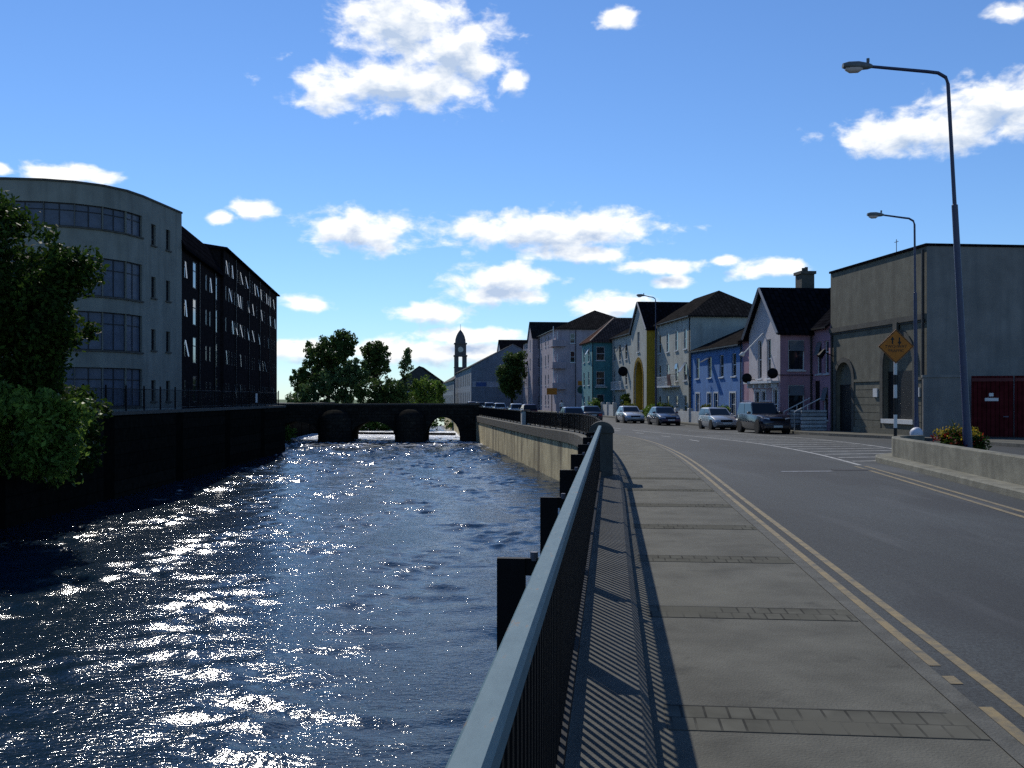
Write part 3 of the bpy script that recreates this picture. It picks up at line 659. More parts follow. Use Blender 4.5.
# raised yellow surround of the arch
for (xa, za), (xb, zb) in zip(prof, prof[1:]):
    ca = lambda x, z: (x+(x-3.25)*.22, z+(max(0, z-4.05))*.22)
    (xc, zc), (xd, zd) = ca(xa, za), ca(xb, zb); my.slab([(xa, -.03, za), (xb, -.03, zb), (xd, -.03, zd), (xc, -.03, zc)], .001)
my.build('archway', M['yellow'], d_)
mb = MB(); gable_roof(mb, 0, Ld, 0, 9, 9.0, 11.75, 'y'); mb.build('roof', M['slate_dark'], d_)
mb = MB()
for s in (-1, 1):
    mb.tube([(Ld/2+s*(Ld/2+.3), -.16, 8.7), (Ld/2, -.16, 11.68)], .09, 4)
mb.build('bargeboard', M['barge'], d_)

# --- cream house beyond the arch (C)
yf, yn = 117.4, 103.7; Lc = ulen(yf, yn)
c_ = hroot('cream_house', 'cream three storey terrace house left of the yellow arch beside the teal house', 'house', yf)
mb = MB(); ops = []
for u in (1.2, 4.2, 7.4, 10.6): ops += [(u-.45, u+.45, 6.35, 8.1), (u-.45, u+.45, 3.5, 5.2), (u-.45, u+.45, .5, 2.4)]
win_wall(c_, mb, (0, 0), (Lc, 0), 0, 9.2, ops, opened={3: (R(30), .5), 6: (R(28), .5)})
for A, B in (((Lc, 0), (Lc, 8)), ((Lc, 8), (0, 8)), ((0, 8), (0, 0))): wall(mb, A, B, 0, 9.2)
mb.build('wall', M['cream'], c_)
mb = MB(); gable_roof(mb, 0, Lc, 0, 8, 9.2, 11.3); mb.build('roof', M['slate'], c_); gutter(c_, 0, Lc, -.24, 9.05)
mb = MB(); mb.box(1.5, 7.0, -.5, -.001, 3.0, 3.12); bl = mb.build('balcony', M['frame_white'], c_)
mb = MB()
for i in range(23): mb.box(1.55+i*.24, 1.58+i*.24, -.48, -.45, 3.12, 3.9)
mb.box(1.5, 7.0, -.49, -.44, 3.9, 3.95); mb.build('balustrade', M['frame_white'], bl)
dish('dark dish on the cream house left of the yellow arch', c_, 7.8, 5.0, .55)

# --- teal house (B)
yf, yn = 124.2, 117.6; Lt = ulen(yf, yn)
b_ = hroot('teal_house', 'teal painted house jutting out with a brown hipped roof', 'house', yf, 2.35)
mb = MB(); ops = [(u-.45, u+.45, z, z+1.6) for u in (1.5, 4.6) for z in (.7, 3.6, 6.4)]
win_wall(b_, mb, (0, 0), (Lt, 0), 0, 8.7, ops, opened={5: (R(30), .5)})
ops = [(.55, 1.45, .5, 2.5), (.5, 1.5, 3.6, 5.2), (.5, 1.5, 6.5, 8.1)]
win_wall(b_, mb, (Lt, 0), (Lt, 9), 0, 8.7, ops)
for A, B in (((Lt, 9), (0, 9)), ((0, 9), (0, 0))): wall(mb, A, B, 0, 8.7)
mb.build('wall', M['teal'], b_)
M['slate_brown'] = brickmat('brown_roof_tiles', (.12, .07, .055), (.08, .05, .04), (.03, .02, .018), .4, .3, .03)
mb = MB(); x0, x1 = -.3, Lt+.3; xm = Lt/2; ya, yb = -.3, 9.3; ze, zr = 8.7, 11.7
mb.slab([(x0, ya, ze), (x1, ya, ze), (xm, ya+3.6, zr)], .12); mb.slab([(x1, ya, ze), (x1, yb, ze), (xm, yb, zr), (xm, ya+3.6, zr)], .12); mb.slab([(x0, yb, ze), (x0, ya, ze), (xm, ya+3.6, zr), (xm, yb, zr)], .12)
rf = mb.build('roof', M['slate_brown'], b_)
mb = MB(); mb.tube([(x1, ya, ze+.03), (xm, ya+3.6, zr+.03)], .09, 6); mb.tube([(x0, ya, ze+.03), (xm, ya+3.6, zr+.03)], .09, 6); mb.tube([(xm, ya+3.6, zr+.03), (xm, yb, zr+.03)], .09, 6); mb.build('ridge_tile', mat('ridge_clay', (.25, .16, .12)), rf)
mb = MB(); mb.box(Lt+.001, Lt+.5, .3, 1.7, 3.3, 3.42); mb.build('balcony', M['frame_white'], b_); pipe(b_, Lt+.06, .06, 0, 8.6)

# --- blue house (F)
yf, yn = 85.35, 72.5; Lb = ulen(yf, yn)
f_ = hroot('blue_house', 'bright blue two storey house with white framed windows and low slate roof', 'house', yf)
mb = MB(); us = (1.9, 5.2, 8.2, 11.1)
ops = [(u-.5, u+.5, 3.7, 5.4) for u in us]
lo = [(1.4, 2.5, .75, 2.45), (4.6, 5.6, .05, 2.45), (6.3, 7.3, .75, 2.45), (10.2, 11.5, .75, 2.45)]
wall(mb, (0, 0), (Lb, 0), 0, 6.1, ops+lo)
for i, o in enumerate(ops): window(f_, (0, 0), (Lb, 0), o, opened=(R(60), .5) if i == 1 else None)
for i, o in enumerate(lo): window(f_, (0, 0), (Lb, 0), o, style='cross' if i in (0, 3) else 'top', sill=i != 1, surround=True, name='door' if i == 1 else 'window')
for A, B in (((Lb, 0), (Lb, 10)), ((Lb, 10), (0, 10)), ((0, 10), (0, 0))): wall(mb, A, B, 0, 6.1)
mb.build('wall', M['blue'], f_)
mb = MB(); gable_roof(mb, 0, Lb, 0, 10, 6.15, 8.25, og=0.0); mb.build('roof', M['slate'], f_); gutter(f_, 0, Lb, -.24, 6.0); pipe(f_, Lb-.1, -.07, 0, 6); pipe(f_, .1, -.07, 0, 6)

# --- pink house (G)
yf, yn = 72.45, 57.6; Lp = ulen(yf, yn)
p_ = hroot('pink_house', 'pink house with a projecting white gable, balcony and dark slate roof', 'house', yf)
u0, u1, pr_ = 7.0, 12.4, 2.0           # the wing
mb = MB()
ops = [(2.0, 2.9, 3.6, 5.3), (2.1, 2.9, .1, 2.4), (4.8, 5.6, .8, 2.5)]
win_wall(p_, mb, (0, 0), (u0, 0), 0, 6.35, ops)
ops = [(.65, 1.35, 3.5, 5.4), (1.75, 2.35, 3.5, 5.4), (1.55, 2.25, .8, 2.7)]
wall(mb, (u1, 0), (Lp, 0), 0, 6.35, ops+[(.3, 1.1, 1.0, 3.1)])
for o, s in zip(ops, (R(14), None, R(14))): window(p_, (u1, 0), (Lp, 0), o, opened=(s, .4) if s else None, style='top')
window(p_, (u1, 0), (Lp, 0), (.3, 1.1, 1.0, 3.1), frame='frame_dark', pane='door_dark', style='plain', sill=False, name='door')
for A, B in (((Lp, 0), (Lp, 9)), ((Lp, 9), (0, 9)), ((0, 9), (0, 0))): wall(mb, A, B, 0, 6.35)
# wing side facing the camera
so = [(.5, 1.5, 1.15, 2.85), (.5, 1.5, 3.75, 5.55)]
win_wall(p_, mb, (u1, -pr_), (u1, 0), .75, 6.3, so, style='top', opened={0: (R(12), .35), 1: (R(12), .35)})
wall(mb, (u0, 0), (u0, -pr_), 0, 6.3)
mb.build('wall', M['pink'], p_)
mb = MB(); mb.box(u1-.2, u1+.03, -pr_-.03, 0, 0, .75); mb.build('plinth', M['coping'], p_)
W_ = u1-u0; gz = lambda u: 6.3+(9.0-6.3)*(1-abs(u-W_/2)/(W_/2))
mb = MB(); ops = [(1.1, 1.9, .1, 2.5), (2.3, 3.0, .8, 2.5), (4.3, 5.0, .8, 2.6)]
win_wall(p_, mb, (u0, -pr_), (u1, -pr_), 0, 3.05, ops, surround=True); mb.build('wall', mat('render_pale_pink', (.46, .34, .36), .85, .15, 1, streak=.3), p_)
mb = MB(); ops = [(1.6, 2.3, 3.3, 5.7), (3.2, 3.9, 3.3, 5.7)]
wall(mb, (u0, -pr_), (u1, -pr_), 3.05, gz, ops, cuts=(W_/2,))
for o in ops: window(p_, (u0, -pr_), (u1, -pr_), o)
gb = mb.build('gable', M['pinkwhite'], p_)
mb = MB(); mb.box(u0+.3, u1-.2, -pr_-.5, -pr_-.001, 2.98, 3.12)
for i in range(5): mb.box(u0+.6+i*1.05, u0+.75+i*1.05, -pr_-.35, -pr_-.001, 2.7, 2.98)
mb.build('balcony', M['frame_white'], p_)
mb = MB(); gable_roof(mb, u0, u1, -pr_, 4, 6.3, 9.0, 'y', .35, .3); gable_roof(mb, 0, u0-.3, 0, 9, 6.4, 9.6); mb.slab([(u0-.3, -.3, 6.2), (Lp+.0, -.3, 6.2), (Lp, 4.5, 9.7), (u0-.3, 4.5, 9.7)], .12); mb.slab([(u0-.3, 4.5, 9.7), (Lp, 4.5, 9.7), (Lp, 9.3, 6.2), (u0-.3, 9.3, 6.2)], .12)
rf = mb.build('roof', M['slate_dark'], p_)
mb = MB()
for s in (-1, 1): mb.tube([((u0+u1)/2+s*(W_/2+.35), -pr_-.33, 5.93), ((u0+u1)/2, -pr_-.33, 8.93)], .1, 4)
mb.build('bargeboard', M['barge'], p_)
mb = MB(); mb.box(3.4, 4.5, 2.6, 3.5, 7.9, 10.55); mb.box(3.3, 4.6, 2.5, 3.6, 10.551, 10.75)
for q in (3.7, 4.2): mb.tube([(q, 3.05, 10.75), (q, 3.05, 11.05)], .12, 8)
mb.build('chimney', M['coping'], rf)
gutter(p_, u1+.36, Lp, -.22, 6.2); pipe(p_, u1+.07, -.1, 0, 6.2)
def on(root, u, y, z): return Matrix.Translation(root.location) @ Matrix.Rotation(root.rotation_euler.z, 4, 'Z') @ Vector((u, y, z))
dish('dark round dish low on the pink house front left of the gable windows', p_, u0+1.0, 3.35, .32, -pr_-.5)
dish('dark round dish on the right corner of the pink gable above the dark suv', p_, u1+.1, 3.55, .32, -pr_-.5)
t = thing('flagpole', 'slanting white pole projecting from the pink gable balcony', 'pole', on(p_, 9.7, -pr_-.02, 6.15), HR)
MB().tube([(0, 0, 0), (-.3, -1.15, -1.25)], .04, 8).build('shaft', M['white_paint'], t)
MB().tube([(-.3, -1.15, -1.25), (-.3, -1.25, -1.33), (-.2, -1.5, -1.4)], [.08, .16, .03], 8).build('furled_flag', M['white_paint'], t, True)
# steps to the pink house
t = thing('entrance_steps', 'white painted entrance steps with slanting handrails in front of the pink house', 'steps', on(p_, 13.0, -.02, .12), HR)
mb = MB()
for i in range(5): mb.box(-.1, 1.3, -1.5+.28*i, 0, .18*i+.001*i, .18*(i+1))
mb.build('steps', M['coping'], t)
M['white_block'] = brickmat('white_blockwork', (.5, .53, .53), (.38, .42, .44), (.12, .13, .13), .45, .22, .03, rot=(R(90), 0, 0))
for x in (-.3, 1.31): 
    mb = MB(); mb.box(x, x+.19, -1.5, 0, 0, 1.25); mb.build('side_wall', M['white_block'], t)
MB().box(-1.3, -.31, -1.0, -.8, 0, 1.2).build('side_wall', M['white_block'], t)
for x in (-1.3, -.2, 1.4):
    mb = MB(); mb.tube([(x, -1.9, 0), (x, -1.9, 1.15), (x, -.3, 1.95)], .035, 6); mb.tube([(x, -1.1, 0), (x, -1.1, 1.55)], .025, 6); mb.build('handrail', M['white_paint'], t)

# --- lilac apartment block (A)
ax, ay = 6.4, 145.0
a_ = thing('lilac_apartments', 'tall lilac apartment block of four storeys with grey roof and bays', 'apartment block', (ax-.0, ay, g(ay)), 0)
La = 39; a_.location = (ax-.11*La, ay+La*.994, g(ay)); a_.rotation_euler = (0, 0, HR)
mb = MB(); ops = []
for u in (2, 5, 9, 13, 20.5, 24, 28.5, 31.5): ops += [(u-.5, u+.5, z, z+1.6) for z in (.9, 4.0, 7.0, 10.0)]
win_wall(a_, mb, (0, 0), (La, 0), 0, 12.1, ops, style='sash')
so = [(7.0, 8.0, .4, 2.4), (7.0, 8.2, 4.0, 5.8), (7.0, 8.2, 7.2, 8.9), (7.0, 8.0, 10.0, 11.5), (2.1, 2.8, 10.0, 11.4), (2.1, 2.8, 7.2, 8.8)]
win_wall(a_, mb, (La, 0), (La, 14), 0, 12.1, so)
for A, B in (((La, 14), (0, 14)), ((0, 14), (0, 0))): wall(mb, A, B, 0, 12.1)
# street gable
gz = lambda u: 12.1+2.6*(1-abs(u-3.0)/3.0)
wall(mb, (14.5, -1.0), (20.5, -1.0), 0, gz, [(2.5, 3.5, z, z+1.6) for z in (.9, 4, 7, 10)], cuts=(3.0,)); wall(mb, (20.5, -1), (20.5, 0), 0, 12.1); wall(mb, (14.5, 0), (14.5, -1), 0, 12.1)
mb.build('wall', M['lilac'], a_)
for z in (.9, 4, 7, 10): window(a_, (14.5, -1.0), (20.5, -1.0), (2.5, 3.5, z, z+1.6))
mb = MB(); hip_roof(mb, 20.5, La, 0, 14, 12.1, 15.4, 0, 7.0); gable_roof(mb, 0, 20.5, 0, 14, 12.1, 14.7); gable_roof(mb, 14.5, 20.5, -1, 7, 12.1, 14.7, 'y'); mb.build('roof', M['slate'], a_)
for z in (3.3, 6.3, 9.5):         # stacked bays at the near corner
    mb = MB(); mb.box(La-3.2, La+.7, -.6, 1.4, z, z+.95); bl = mb.build('balcony', M['lilac'], a_)
    mb = MB(); mb.box(La-.05, La+.03, .15, .25, z+.95, z+2.2); mb.box(La+.5, La+.58, -.5, -.4, z+.951, z+2.9); mb.build('post', M['frame_white'], bl)
gutter(a_, 20.5, La, -.24, 12.05); pipe(a_, 22, -.08, 0, 12); pipe(a_, La+.07, 2.9, 0, 12)
dish('small dark dish high on the lilac apartment block', a_, 11.5, 8.0, .5)

# --- grey gabled building behind the street tree
t = thing('grey_gabled_house', 'grey gabled building with dark roof half hidden by the street tree', 'building', (-3.4, 212, -.3), HR)
mb = MB(); wall(mb, (0, 0), (14, 0), 0, lambda u: 9.5+4.5*(1-abs(u-7)/7), [(3+4*i, 4.2+4*i, z, z+1.8) for i in range(3) for z in (1, 4.2, 7)], cuts=(7.,)); wall(mb, (14, 0), (14, 16), 0, 9.5); wall(mb, (14, 16), (0, 16), 0, 9.5); wall(mb, (0, 16), (0, 0), 0, 9.5); mb.build('wall', M['greyblue2'], t)
for i in range(3):
    for z in (1, 4.2, 7): window(t, (0, 0), (14, 0), (3+4*i, 4.2+4*i, z, z+1.8))
mb = MB(); gable_roof(mb, 0, 14, 0, 16, 9.5, 14, 'y'); mb.build('roof', M['slate_dark'], t)
# --- blue-grey warehouse with pale roof
t = thing('warehouse', 'blue grey warehouse with a pale sloping roof and a sign band on its gable', 'warehouse', (-7.7-.11*58, 248, -.3), HR)
Lw = 58; mb = MB()
win_wall(t, mb, (0, 0), (Lw, 0), 0, 8.2, [(3+6*i, 4.6+6*i, z, z+2) for i in range(9) for z in (1.2, 4.8)], frame='frame_dark')
wall(mb, (Lw, 0), (Lw, 16), 0, lambda u: 8.2+4.2*(1-abs(u-8)/8), cuts=(8.,)); wall(mb, (Lw, 16), (0, 16), 0, 8.2); wall(mb, (0, 16), (0, 0), 0, lambda u: 8.2+4.2*(1-abs(u-8)/8), cuts=(8.,)); mb.build('wall', M['greyblue'], t)
mb = MB(); gable_roof(mb, 0, Lw, 0, 16, 8.2, 12.4); mb.build('roof', M['slate_pale'], t)
mb = MB(); mb.box(Lw+.01, Lw+.08, .2, 9, 4.1, 5.2); sb = mb.build('sign_band', mat('pale_band', (.28, .32, .38)), t)
mb = MB(); mb.box(Lw+.081, Lw+.12, .9, 2.9, 4.25, 5.05); mb.build('sign_panel', mat('blue_panel', (.04, .09, .25)), sb)
# lower extension
t = thing('terrace_building', 'low blue grey terrace with a pale roof in front of the clock tower', 'building', (-14.4-.11*80, 329, -.5), HR)
mb = MB(); win_wall(t, mb, (0, 0), (80, 0), 0, 7.0, [(2+5*i, 3.6+5*i, z, z+1.8) for i in range(15) for z in (1.2, 4.4)], frame='frame_dark'); wall(mb, (80, 0), (80, 10), 0, 7.0); wall(mb, (80, 10), (0, 10), 0, 7.0); wall(mb, (0, 10), (0, 0), 0, 7.0); mb.build('wall', M['greyblue'], t)
mb = MB(); gable_roof(mb, 0, 80, 0, 10, 7.0, 10); mb.build('roof', M['slate_pale'], t)
# dark gabled house behind trees
t = thing('dark_gabled_house', 'dark gabled house peeping above the riverside bushes', 'house', (-26.6, 235, .4), 0)
WD = 9.6; os_ = [(2, 3.0, 2.8, 4.5), (6.4, 7.4, 2.8, 4.5)]
mb = MB(); wall(mb, (0, 0), (WD, 0), -1.5, lambda u: 5.5+3.4*(1-abs(u-WD/2)/(WD/2)), os_, cuts=(WD/2,)); wall(mb, (WD, 0), (WD, 12), -1.5, 5.5); wall(mb, (0, 12), (0, 0), -1.5, 5.5); wall(mb, (WD, 12), (0, 12), -1.5, 5.5); mb.build('wall', mat('dark_render', (.05, .05, .05)), t)
for o in os_: window(t, (0, 0), (WD, 0), o)
mb = MB(); gable_roof(mb, 0, WD, 0, 12, 5.5, 8.9, 'y'); mb.build('roof', M['slate_dark'], t)
# clock tower
t = thing('clock_tower', 'slender stone clock tower with open belfry and domed cap on the skyline', 'clock tower', (-16.0, 310, 0), R(5))
mt = mat('tower_stone', (.085, .08, .085), .9, .2, 1)
mb = MB(); mb.box(-1.9, 1.9, -1.9, 1.9, -1, 11.3)
mb.build('shaft', mt, t)
mb = MB()
for x in (-1.15, 1.15):
    for y in (-1.15, 1.15): mb.box(x-.75, x+.55, y-.75, y+.55, 11.301, 14.6) if x < 0 else mb.box(x-.55, x+.75, y-.55, y+.75, 11.301, 14.6)
mb.box(-2.1, 2.1, -2.1, 2.1, 14.601, 15.0); mb.box(-2.05, 2.05, -2.05, 2.05, 11.1, 11.3); mb.build('belfry', mt, t)
mb = MB(); mb.box(-1.75, 1.75, -1.75, 1.75, 15.001, 18.4); mb.box(-2.0, 2.0, -2.0, 2.0, 18.401, 18.75); mb.build('clock_stage', mt, t)
MB().tube([(0, -1.74, 16.7), (0, -1.82, 16.7)], .85, 20).build('clock_face', M['white_wall'], t)
mb = MB(); prof = [(1.65, 18.76), (1.6, 19.8), (1.35, 20.8), (.95, 21.7), (.5, 22.4), (.15, 22.8), (.06, 23.0), (.05, 24.6)]
mb.loft([[(r*math.cos(2*math.pi*k/16), r*math.sin(2*math.pi*k/16), z) for k in range(16)] for r, z in prof]); mb.build('dome', mt, t, True)

# --- grey hall (H)
yf, yn = 57.55, 47.0; Lg = ulen(yf, yn)
h_ = hroot('grey_hall', 'windowless grey rendered hall with arched doorway and large arched window', 'hall', yf)
U = lambda Y: (yf-Y)*1.006
door = (U(56.75), U(54.75), .1, 4.0, .95); big = (U(51.2), U(48.2), .85, 5.1, 1.5)
mb = MB(); wall(mb, (0, 0), (Lg, 0), .0, 9.15, [door, big], .35); mb.build('wall', M['hall'], h_)
mb = MB()
for A, B in (((Lg, 0), (Lg, 22)), ((Lg, 22), (0, 22)), ((0, 22), (0, 0))): wall(mb, A, B, 0, 9.15)
mb.add([(0, 0, 8.9), (Lg, 0, 8.9), (Lg, 22, 8.9), (0, 22, 8.9)], [(0, 1, 2, 3)]); part_label(mb.build('wall', M['hall_side'], h_), 'plain blue grey rendered side wall')
mb = MB(); mb.box(-.05, Lg+.06, -.08, .25, 9.151, 9.27); mb.box(Lg-.25, Lg+.06, .25, 22, 9.151, 9.27); mb.build('coping', M['slate_dark'], h_)
mb = MB(); mb.box(0, Lg+.001, -.12, -.001, 5.72, 5.98); mb.box(0, Lg+.001, -.06, -.001, 5.62, 5.719); mb.build('string_course', M['coping'], h_)
def surround(o, wd, mt_, proud):
    cx, hw, zs = (o[0]+o[1])/2, (o[1]-o[0])/2, o[3]-o[4]; mb = MB(); n = 14
    a = [(cx-hw, o[2])]+[(cx-hw*math.cos(math.pi*i/n), zs+o[4]*math.sin(math.pi*i/n)) for i in range(n+1)]+[(cx+hw, o[2])]
    b = [(cx-hw-wd, o[2])]+[(cx-(hw+wd)*math.cos(math.pi*i/n), zs+(o[4]+wd)*math.sin(math.pi*i/n)) for i in range(n+1)]+[(cx+hw+wd, o[2])]
    for i in range(len(a)-1): mb.loft([[(a[i][0], -proud, a[i][1]), (b[i][0], -proud, b[i][1]), (b[i][0], .0-.001, b[i][1]), (a[i][0], -.001, a[i][1])], [(a[i+1][0], -proud, a[i+1][1]), (b[i+1][0], -proud, b[i+1][1]), (b[i+1][0], -.001, b[i+1][1]), (a[i+1][0], -.001, a[i+1][1])]])
    return mb
dr = MB().box(door[0], door[1], .2, .3, .1, 2.75).build('door', M['door_dark'], h_)
surround(door, .28, M['coping'], .07).build('surround', M['coping'], dr)
MB().box(door[0], door[1], .22, .34, 2.751, 4.1).build('tympanum', M['hall'], dr)
wn = MB().box(big[0], big[1], .24, .34, .95, 3.35).build('window', M['door_dark'], h_)
sb = surround(big, .3, M['coping'], .08); sb.box((big[0]+big[1])/2-.2, (big[0]+big[1])/2+.2, -.2, -.081, 4.95, 5.75); sb.build('surround', M['coping'], wn)
MB().box(big[0], big[1], .26, .345, 3.351, 5.2).build('tympanum', M['hall'], wn)
MB().box(big[0]-.1, big[1]+.1, -.12, .24, .72, .94).build('sill', M['white_paint'], wn)
MB().box((big[0]+big[1])/2-.7, (big[0]+big[1])/2-.62, .2, .239, .96, 3.34).build('mullion', M['frame_dark'], wn)
mb = MB(); 
for i in range(6): mb.box(door[1]+.3, big[0]-.32, -.03, -.001, .45+.4*i, .45+.4*i+.37); mb.box(big[1]+.32, Lg-.02, -.03, -.001, .45+.4*i, .45+.4*i+.37)
mb.box(door[1]+.29, big[0]-.31, -.08, -.001, 2.86, 3.0); mb.box(big[1]+.31, Lg+.001, -.08, -.001, 2.86, 3.0); mb.box(door[1]+.3, Lg+.001, -.1, -.001, 0, .44)
mb.build('rusticated_base', M['hall'], h_)
for u in (big[0]-.75, big[1]+.5):
    MB().box(u-.25, u+.2, -.1, -.032, 2.05, 2.5).build('notice_board', M['white_paint'], h_)
MB().tube([(.3, -.07, 0), (.3, -.07, 6)], .05, 6).build('downpipe', M['gutter'], h_)
MB().tube([(Lg-.1, -.14, 0), (Lg-.1, -.14, 9)], .07, 6).build('downpipe', M['gutter'], h_)
lp = MB(); lp.tube([(.35, -.001, 4.4), (.35, -.5, 4.6)], .03, 6); lp.tube([(.35, -.5, 4.75), (.35, -.8, 4.35)], [.1, .2], 8); lp.build('wall_lamp', M['black_metal'], h_)
t = thing('aerial', 'thin rooftop aerial on the grey hall', 'aerial', on(h_, 4.8, 1.5, 8.9), HR)
MB().tube([(0, 0, 0), (0, 0, 1.5)], .018, 6).build('mast', M['grey_metal'], t); MB().box(-.2, .2, -.012, .012, 1.35, 1.38).build('crossbar', M['grey_metal'], t)
# red gates and pillar
gx, gy, grz = 20.1, 45.3, math.atan2(-2.6, 7.3)
t = thing('red_gates', 'dark red boarded double gates with small white notices beside the grey hall', 'gate', (gx, gy, g(45)), grz)
M['gate_boards'] = brickmat('gate_boards', (.075, .012, .014), (.06, .01, .012), (.01, .003, .003), .18, 9, .012, rot=(R(90), 0, 0))
for i in range(4):
    x = .65+i*1.75; lf = MB().box(x, x+1.71, 0, .07, .12, 2.85).build('gate_leaf', M['gate_boards'], t)
    MB().box(x+.02, x+1.69, -.04, -.001, 2.6, 2.75).build('rail', M['gate_red'], lf)
    MB().box(x+.55, x+1.1, -.02, -.001, 1.72, 1.86).build('notice', M['white_paint'], lf); MB().box(x+.72, x+.9, -.02, -.001, 1.93, 2.08).build('notice', M['white_paint'], lf)
    MB().box(x+1.3, x+1.5, -.06, -.001, 1.0, 1.05).build('handle', M['grey_metal'], lf)
t = thing('gate_pillar', 'low grey rendered wall stub between the grey hall and the red gates', 'wall', (18.95, 46.1, g(45)), grz)
MB().box(0, 1.7, 0, .5, 0, 2.8).build('pillar', M['hall_side'], t); MB().box(-.04, 1.74, -.05, .55, 2.801, 2.92).build('cap', M['hall_side'], t)

# ------------------------------------------------------------------ left bank apartments
def polywall(mb, pts, z0, zt, ops, depth=.18, parent=None, frame='frame_dark', styles={}, panes={}):
    """curved facade: walk a polyline; openings are given in arc length"""
    s = [0]
    for a, b in zip(pts, pts[1:]): s.append(s[-1]+math.hypot(b[0]-a[0], b[1]-a[1]))
    for k in range(len(pts)-1):
        seg = []
        for i, o in enumerate(ops):
            a, b = max(o[0], s[k]), min(o[1], s[k+1])
            if b-a > .05: seg.append((a-s[k], b-s[k], o[2], o[3]))
        wall(mb, pts[k], pts[k+1], z0, zt, seg, depth)
        for o in seg:
            wd = o[1]-o[0]; st = 'sash' if wd < 1 else ('band2' if wd > 1.3 else 'top')
            window(parent, pts[k], pts[k+1], o, frame=frame, style=st, sill=True, depth=depth, pane='blind' if wd > 1.3 else 'pane')
    return s
t = thing('curved_apartments', 'pale rendered apartment block with a curved corner and ribbon windows behind the tree', 'apartment block', (-22, 62, 1.0), 0)
plan = [(-43.6, 57.5), (-35.6, 56.2), (-30.4, 55.6), (-28.2, 55.6), (-26.2, 55.9), (-24.7, 56.5), (-23.5, 57.5), (-22.7, 58.9), (-22.35, 60.5), (-21.8, 66.0)]
pl = [(x+22, y-62) for x, y in plan]
s = [0]
for a, b in zip(pl, pl[1:]): s.append(s[-1]+math.hypot(b[0]-a[0], b[1]-a[1]))
ops = []
for z0_, z1_ in ((10.45, 11.75), (6.6, 8.8), (3.5, 5.7), (.25, 2.5)):
    ops.append((s[3]-2.0 if z0_ > 10 else s[2], s[8]-.05, z0_, z1_))
for z0_ in (10.2, 6.95, 3.7, .55):
    ops += [(s[8]+1.15, s[8]+1.75, z0_, z0_+1.3), (s[8]+3.2, s[8]+3.8, z0_, z0_+1.3)]
mb = MB(); polywall(mb, pl, -.5, 12.9, ops, parent=t)
back = [(pl[-1][0]-14, pl[-1][1]-1.5+3), (pl[0][0], pl[0][1]+14)]
wall(mb, pl[-1], back[0], -.5, 12.9); wall(mb, back[0], back[1], -.5, 12.9); wall(mb, back[1], pl[0], -.5, 12.9)
mb.build('wall', M['apt_white'], t)
fl = pl+back; mb = MB(); mb.add([(x, y, 12.6) for x, y in fl], [tuple(range(len(fl)))]); mb.build('roof', M['slate_dark'], t)
mb = MB(); cx = sum(p[0] for p in fl)/len(fl)
for a, b in zip(pl, pl[1:]):
    d = (Vector(b)-Vector(a)).normalized(); n = Vector((d.y, -d.x))
    mb.loft([[(p[0]+n.x*o, p[1]+n.y*o, z) for o, z in ((-.2, 12.901), (.07, 12.901), (.07, 13.02), (-.2, 13.02))] for p in (a, b)])
mb.build('coping', M['coping'], t)
link('open_sash', MB().box(-.28, .28, -.02, .02, -.9, 0, Matrix.Rotation(R(-20), 4, 'X')).mesh('open_sash', M['sash_glass']), t, (-.75+.07, -.07, 11.4), math.atan2(5.5, .55))

BR = math.atan2(52, -6.24)       # facade bearing, local x runs from near to far, outward is -y = towards the river
t = thing('brick_apartments', 'long dark brick apartment block with rows of small open windows on the left bank', 'apartment block', (-21.9, 66.05, 1.0), BR)
L1, LT = 15.5, 53.5
mb = MB(); ops = []; opened = {}; mb2 = MB()
zrow = [.8, 3.55, 6.25, 8.85]
tall = []
for r, z in enumerate(zrow):
    for u in (1.5, 9.3, 10.9): ops.append((u-.24, u+.24, z, z+1.15)); opened[len(ops)-1] = (R(random.choice([0, 0, 0, 0, 5, 11])), .98)
    ops.append((4.2, 5.4, z-.35, z+1.5))
    ops.append((13.4, 14.1, z-.3, z+1.5))
opened = {k: v for k, v in opened.items() if v[0] > 0}
for k in list(opened): pass
win_wall(t, mb, (0, 0), (L1, 0), -.5, 10.8, ops, frame='frame_dark', opened=opened, style='top', sill=False, depth=.04)
ops = []; opened = {}
for r, z in enumerate(zrow+[11.0]):
    u = 1.0
    while u < 37:
        wd = .46; ops.append((u, u+wd, z, z+1.15))
        a = random.choice([0, 0, 0, 0, 0, 4, 7, 11])
        if a: opened[len(ops)-1] = (R(a), .98)
        u += random.choice([1.5, 1.6, 1.5, 3.2])
win_wall(t, mb, (L1, -.25), (LT, -.25), -.5, 12.9, ops, frame='frame_dark', opened=opened, style='top', sill=False, depth=.04)
wall(mb, (L1, 0), (L1, -.25), -.5, 12.9); wall(mb, (LT, -.25), (LT, 13), -.5, 12.9); wall(mb, (LT, 13), (0, 13), -.5, 10.8); wall(mb, (0, 13), (0, 0), -.5, 10.8)
wall(mb, (L1, 13), (L1, -.25), 10.8, 12.9)
mb.build('wall', M['apt_brown'], t)
mb = MB(); mb.slab([(-.1, -.35, 10.75), (L1, -.35, 10.75), (L1, .9, 12.95), (-.1, .9, 12.95)], .15); mb.slab([(-.1, .9, 12.95), (L1, .9, 12.95), (L1, 13, 13.2), (-.1, 13, 13.2)], .15)
hip_roof(mb, L1, LT, -.25, 13, 13.0, 14.2, 1.5, 3.0, .35); mb.build('roof', M['slate_dark'], t)
for u in (6.2, 12.6, L1+6, L1+14, L1+22, L1+30): MB().tube([(u, -.08 if u < L1 else -.33, -.4), (u, -.08 if u < L1 else -.33, 10.6 if u < L1 else 12.8)], .06, 6).build('downpipe', M['gutter'], t)

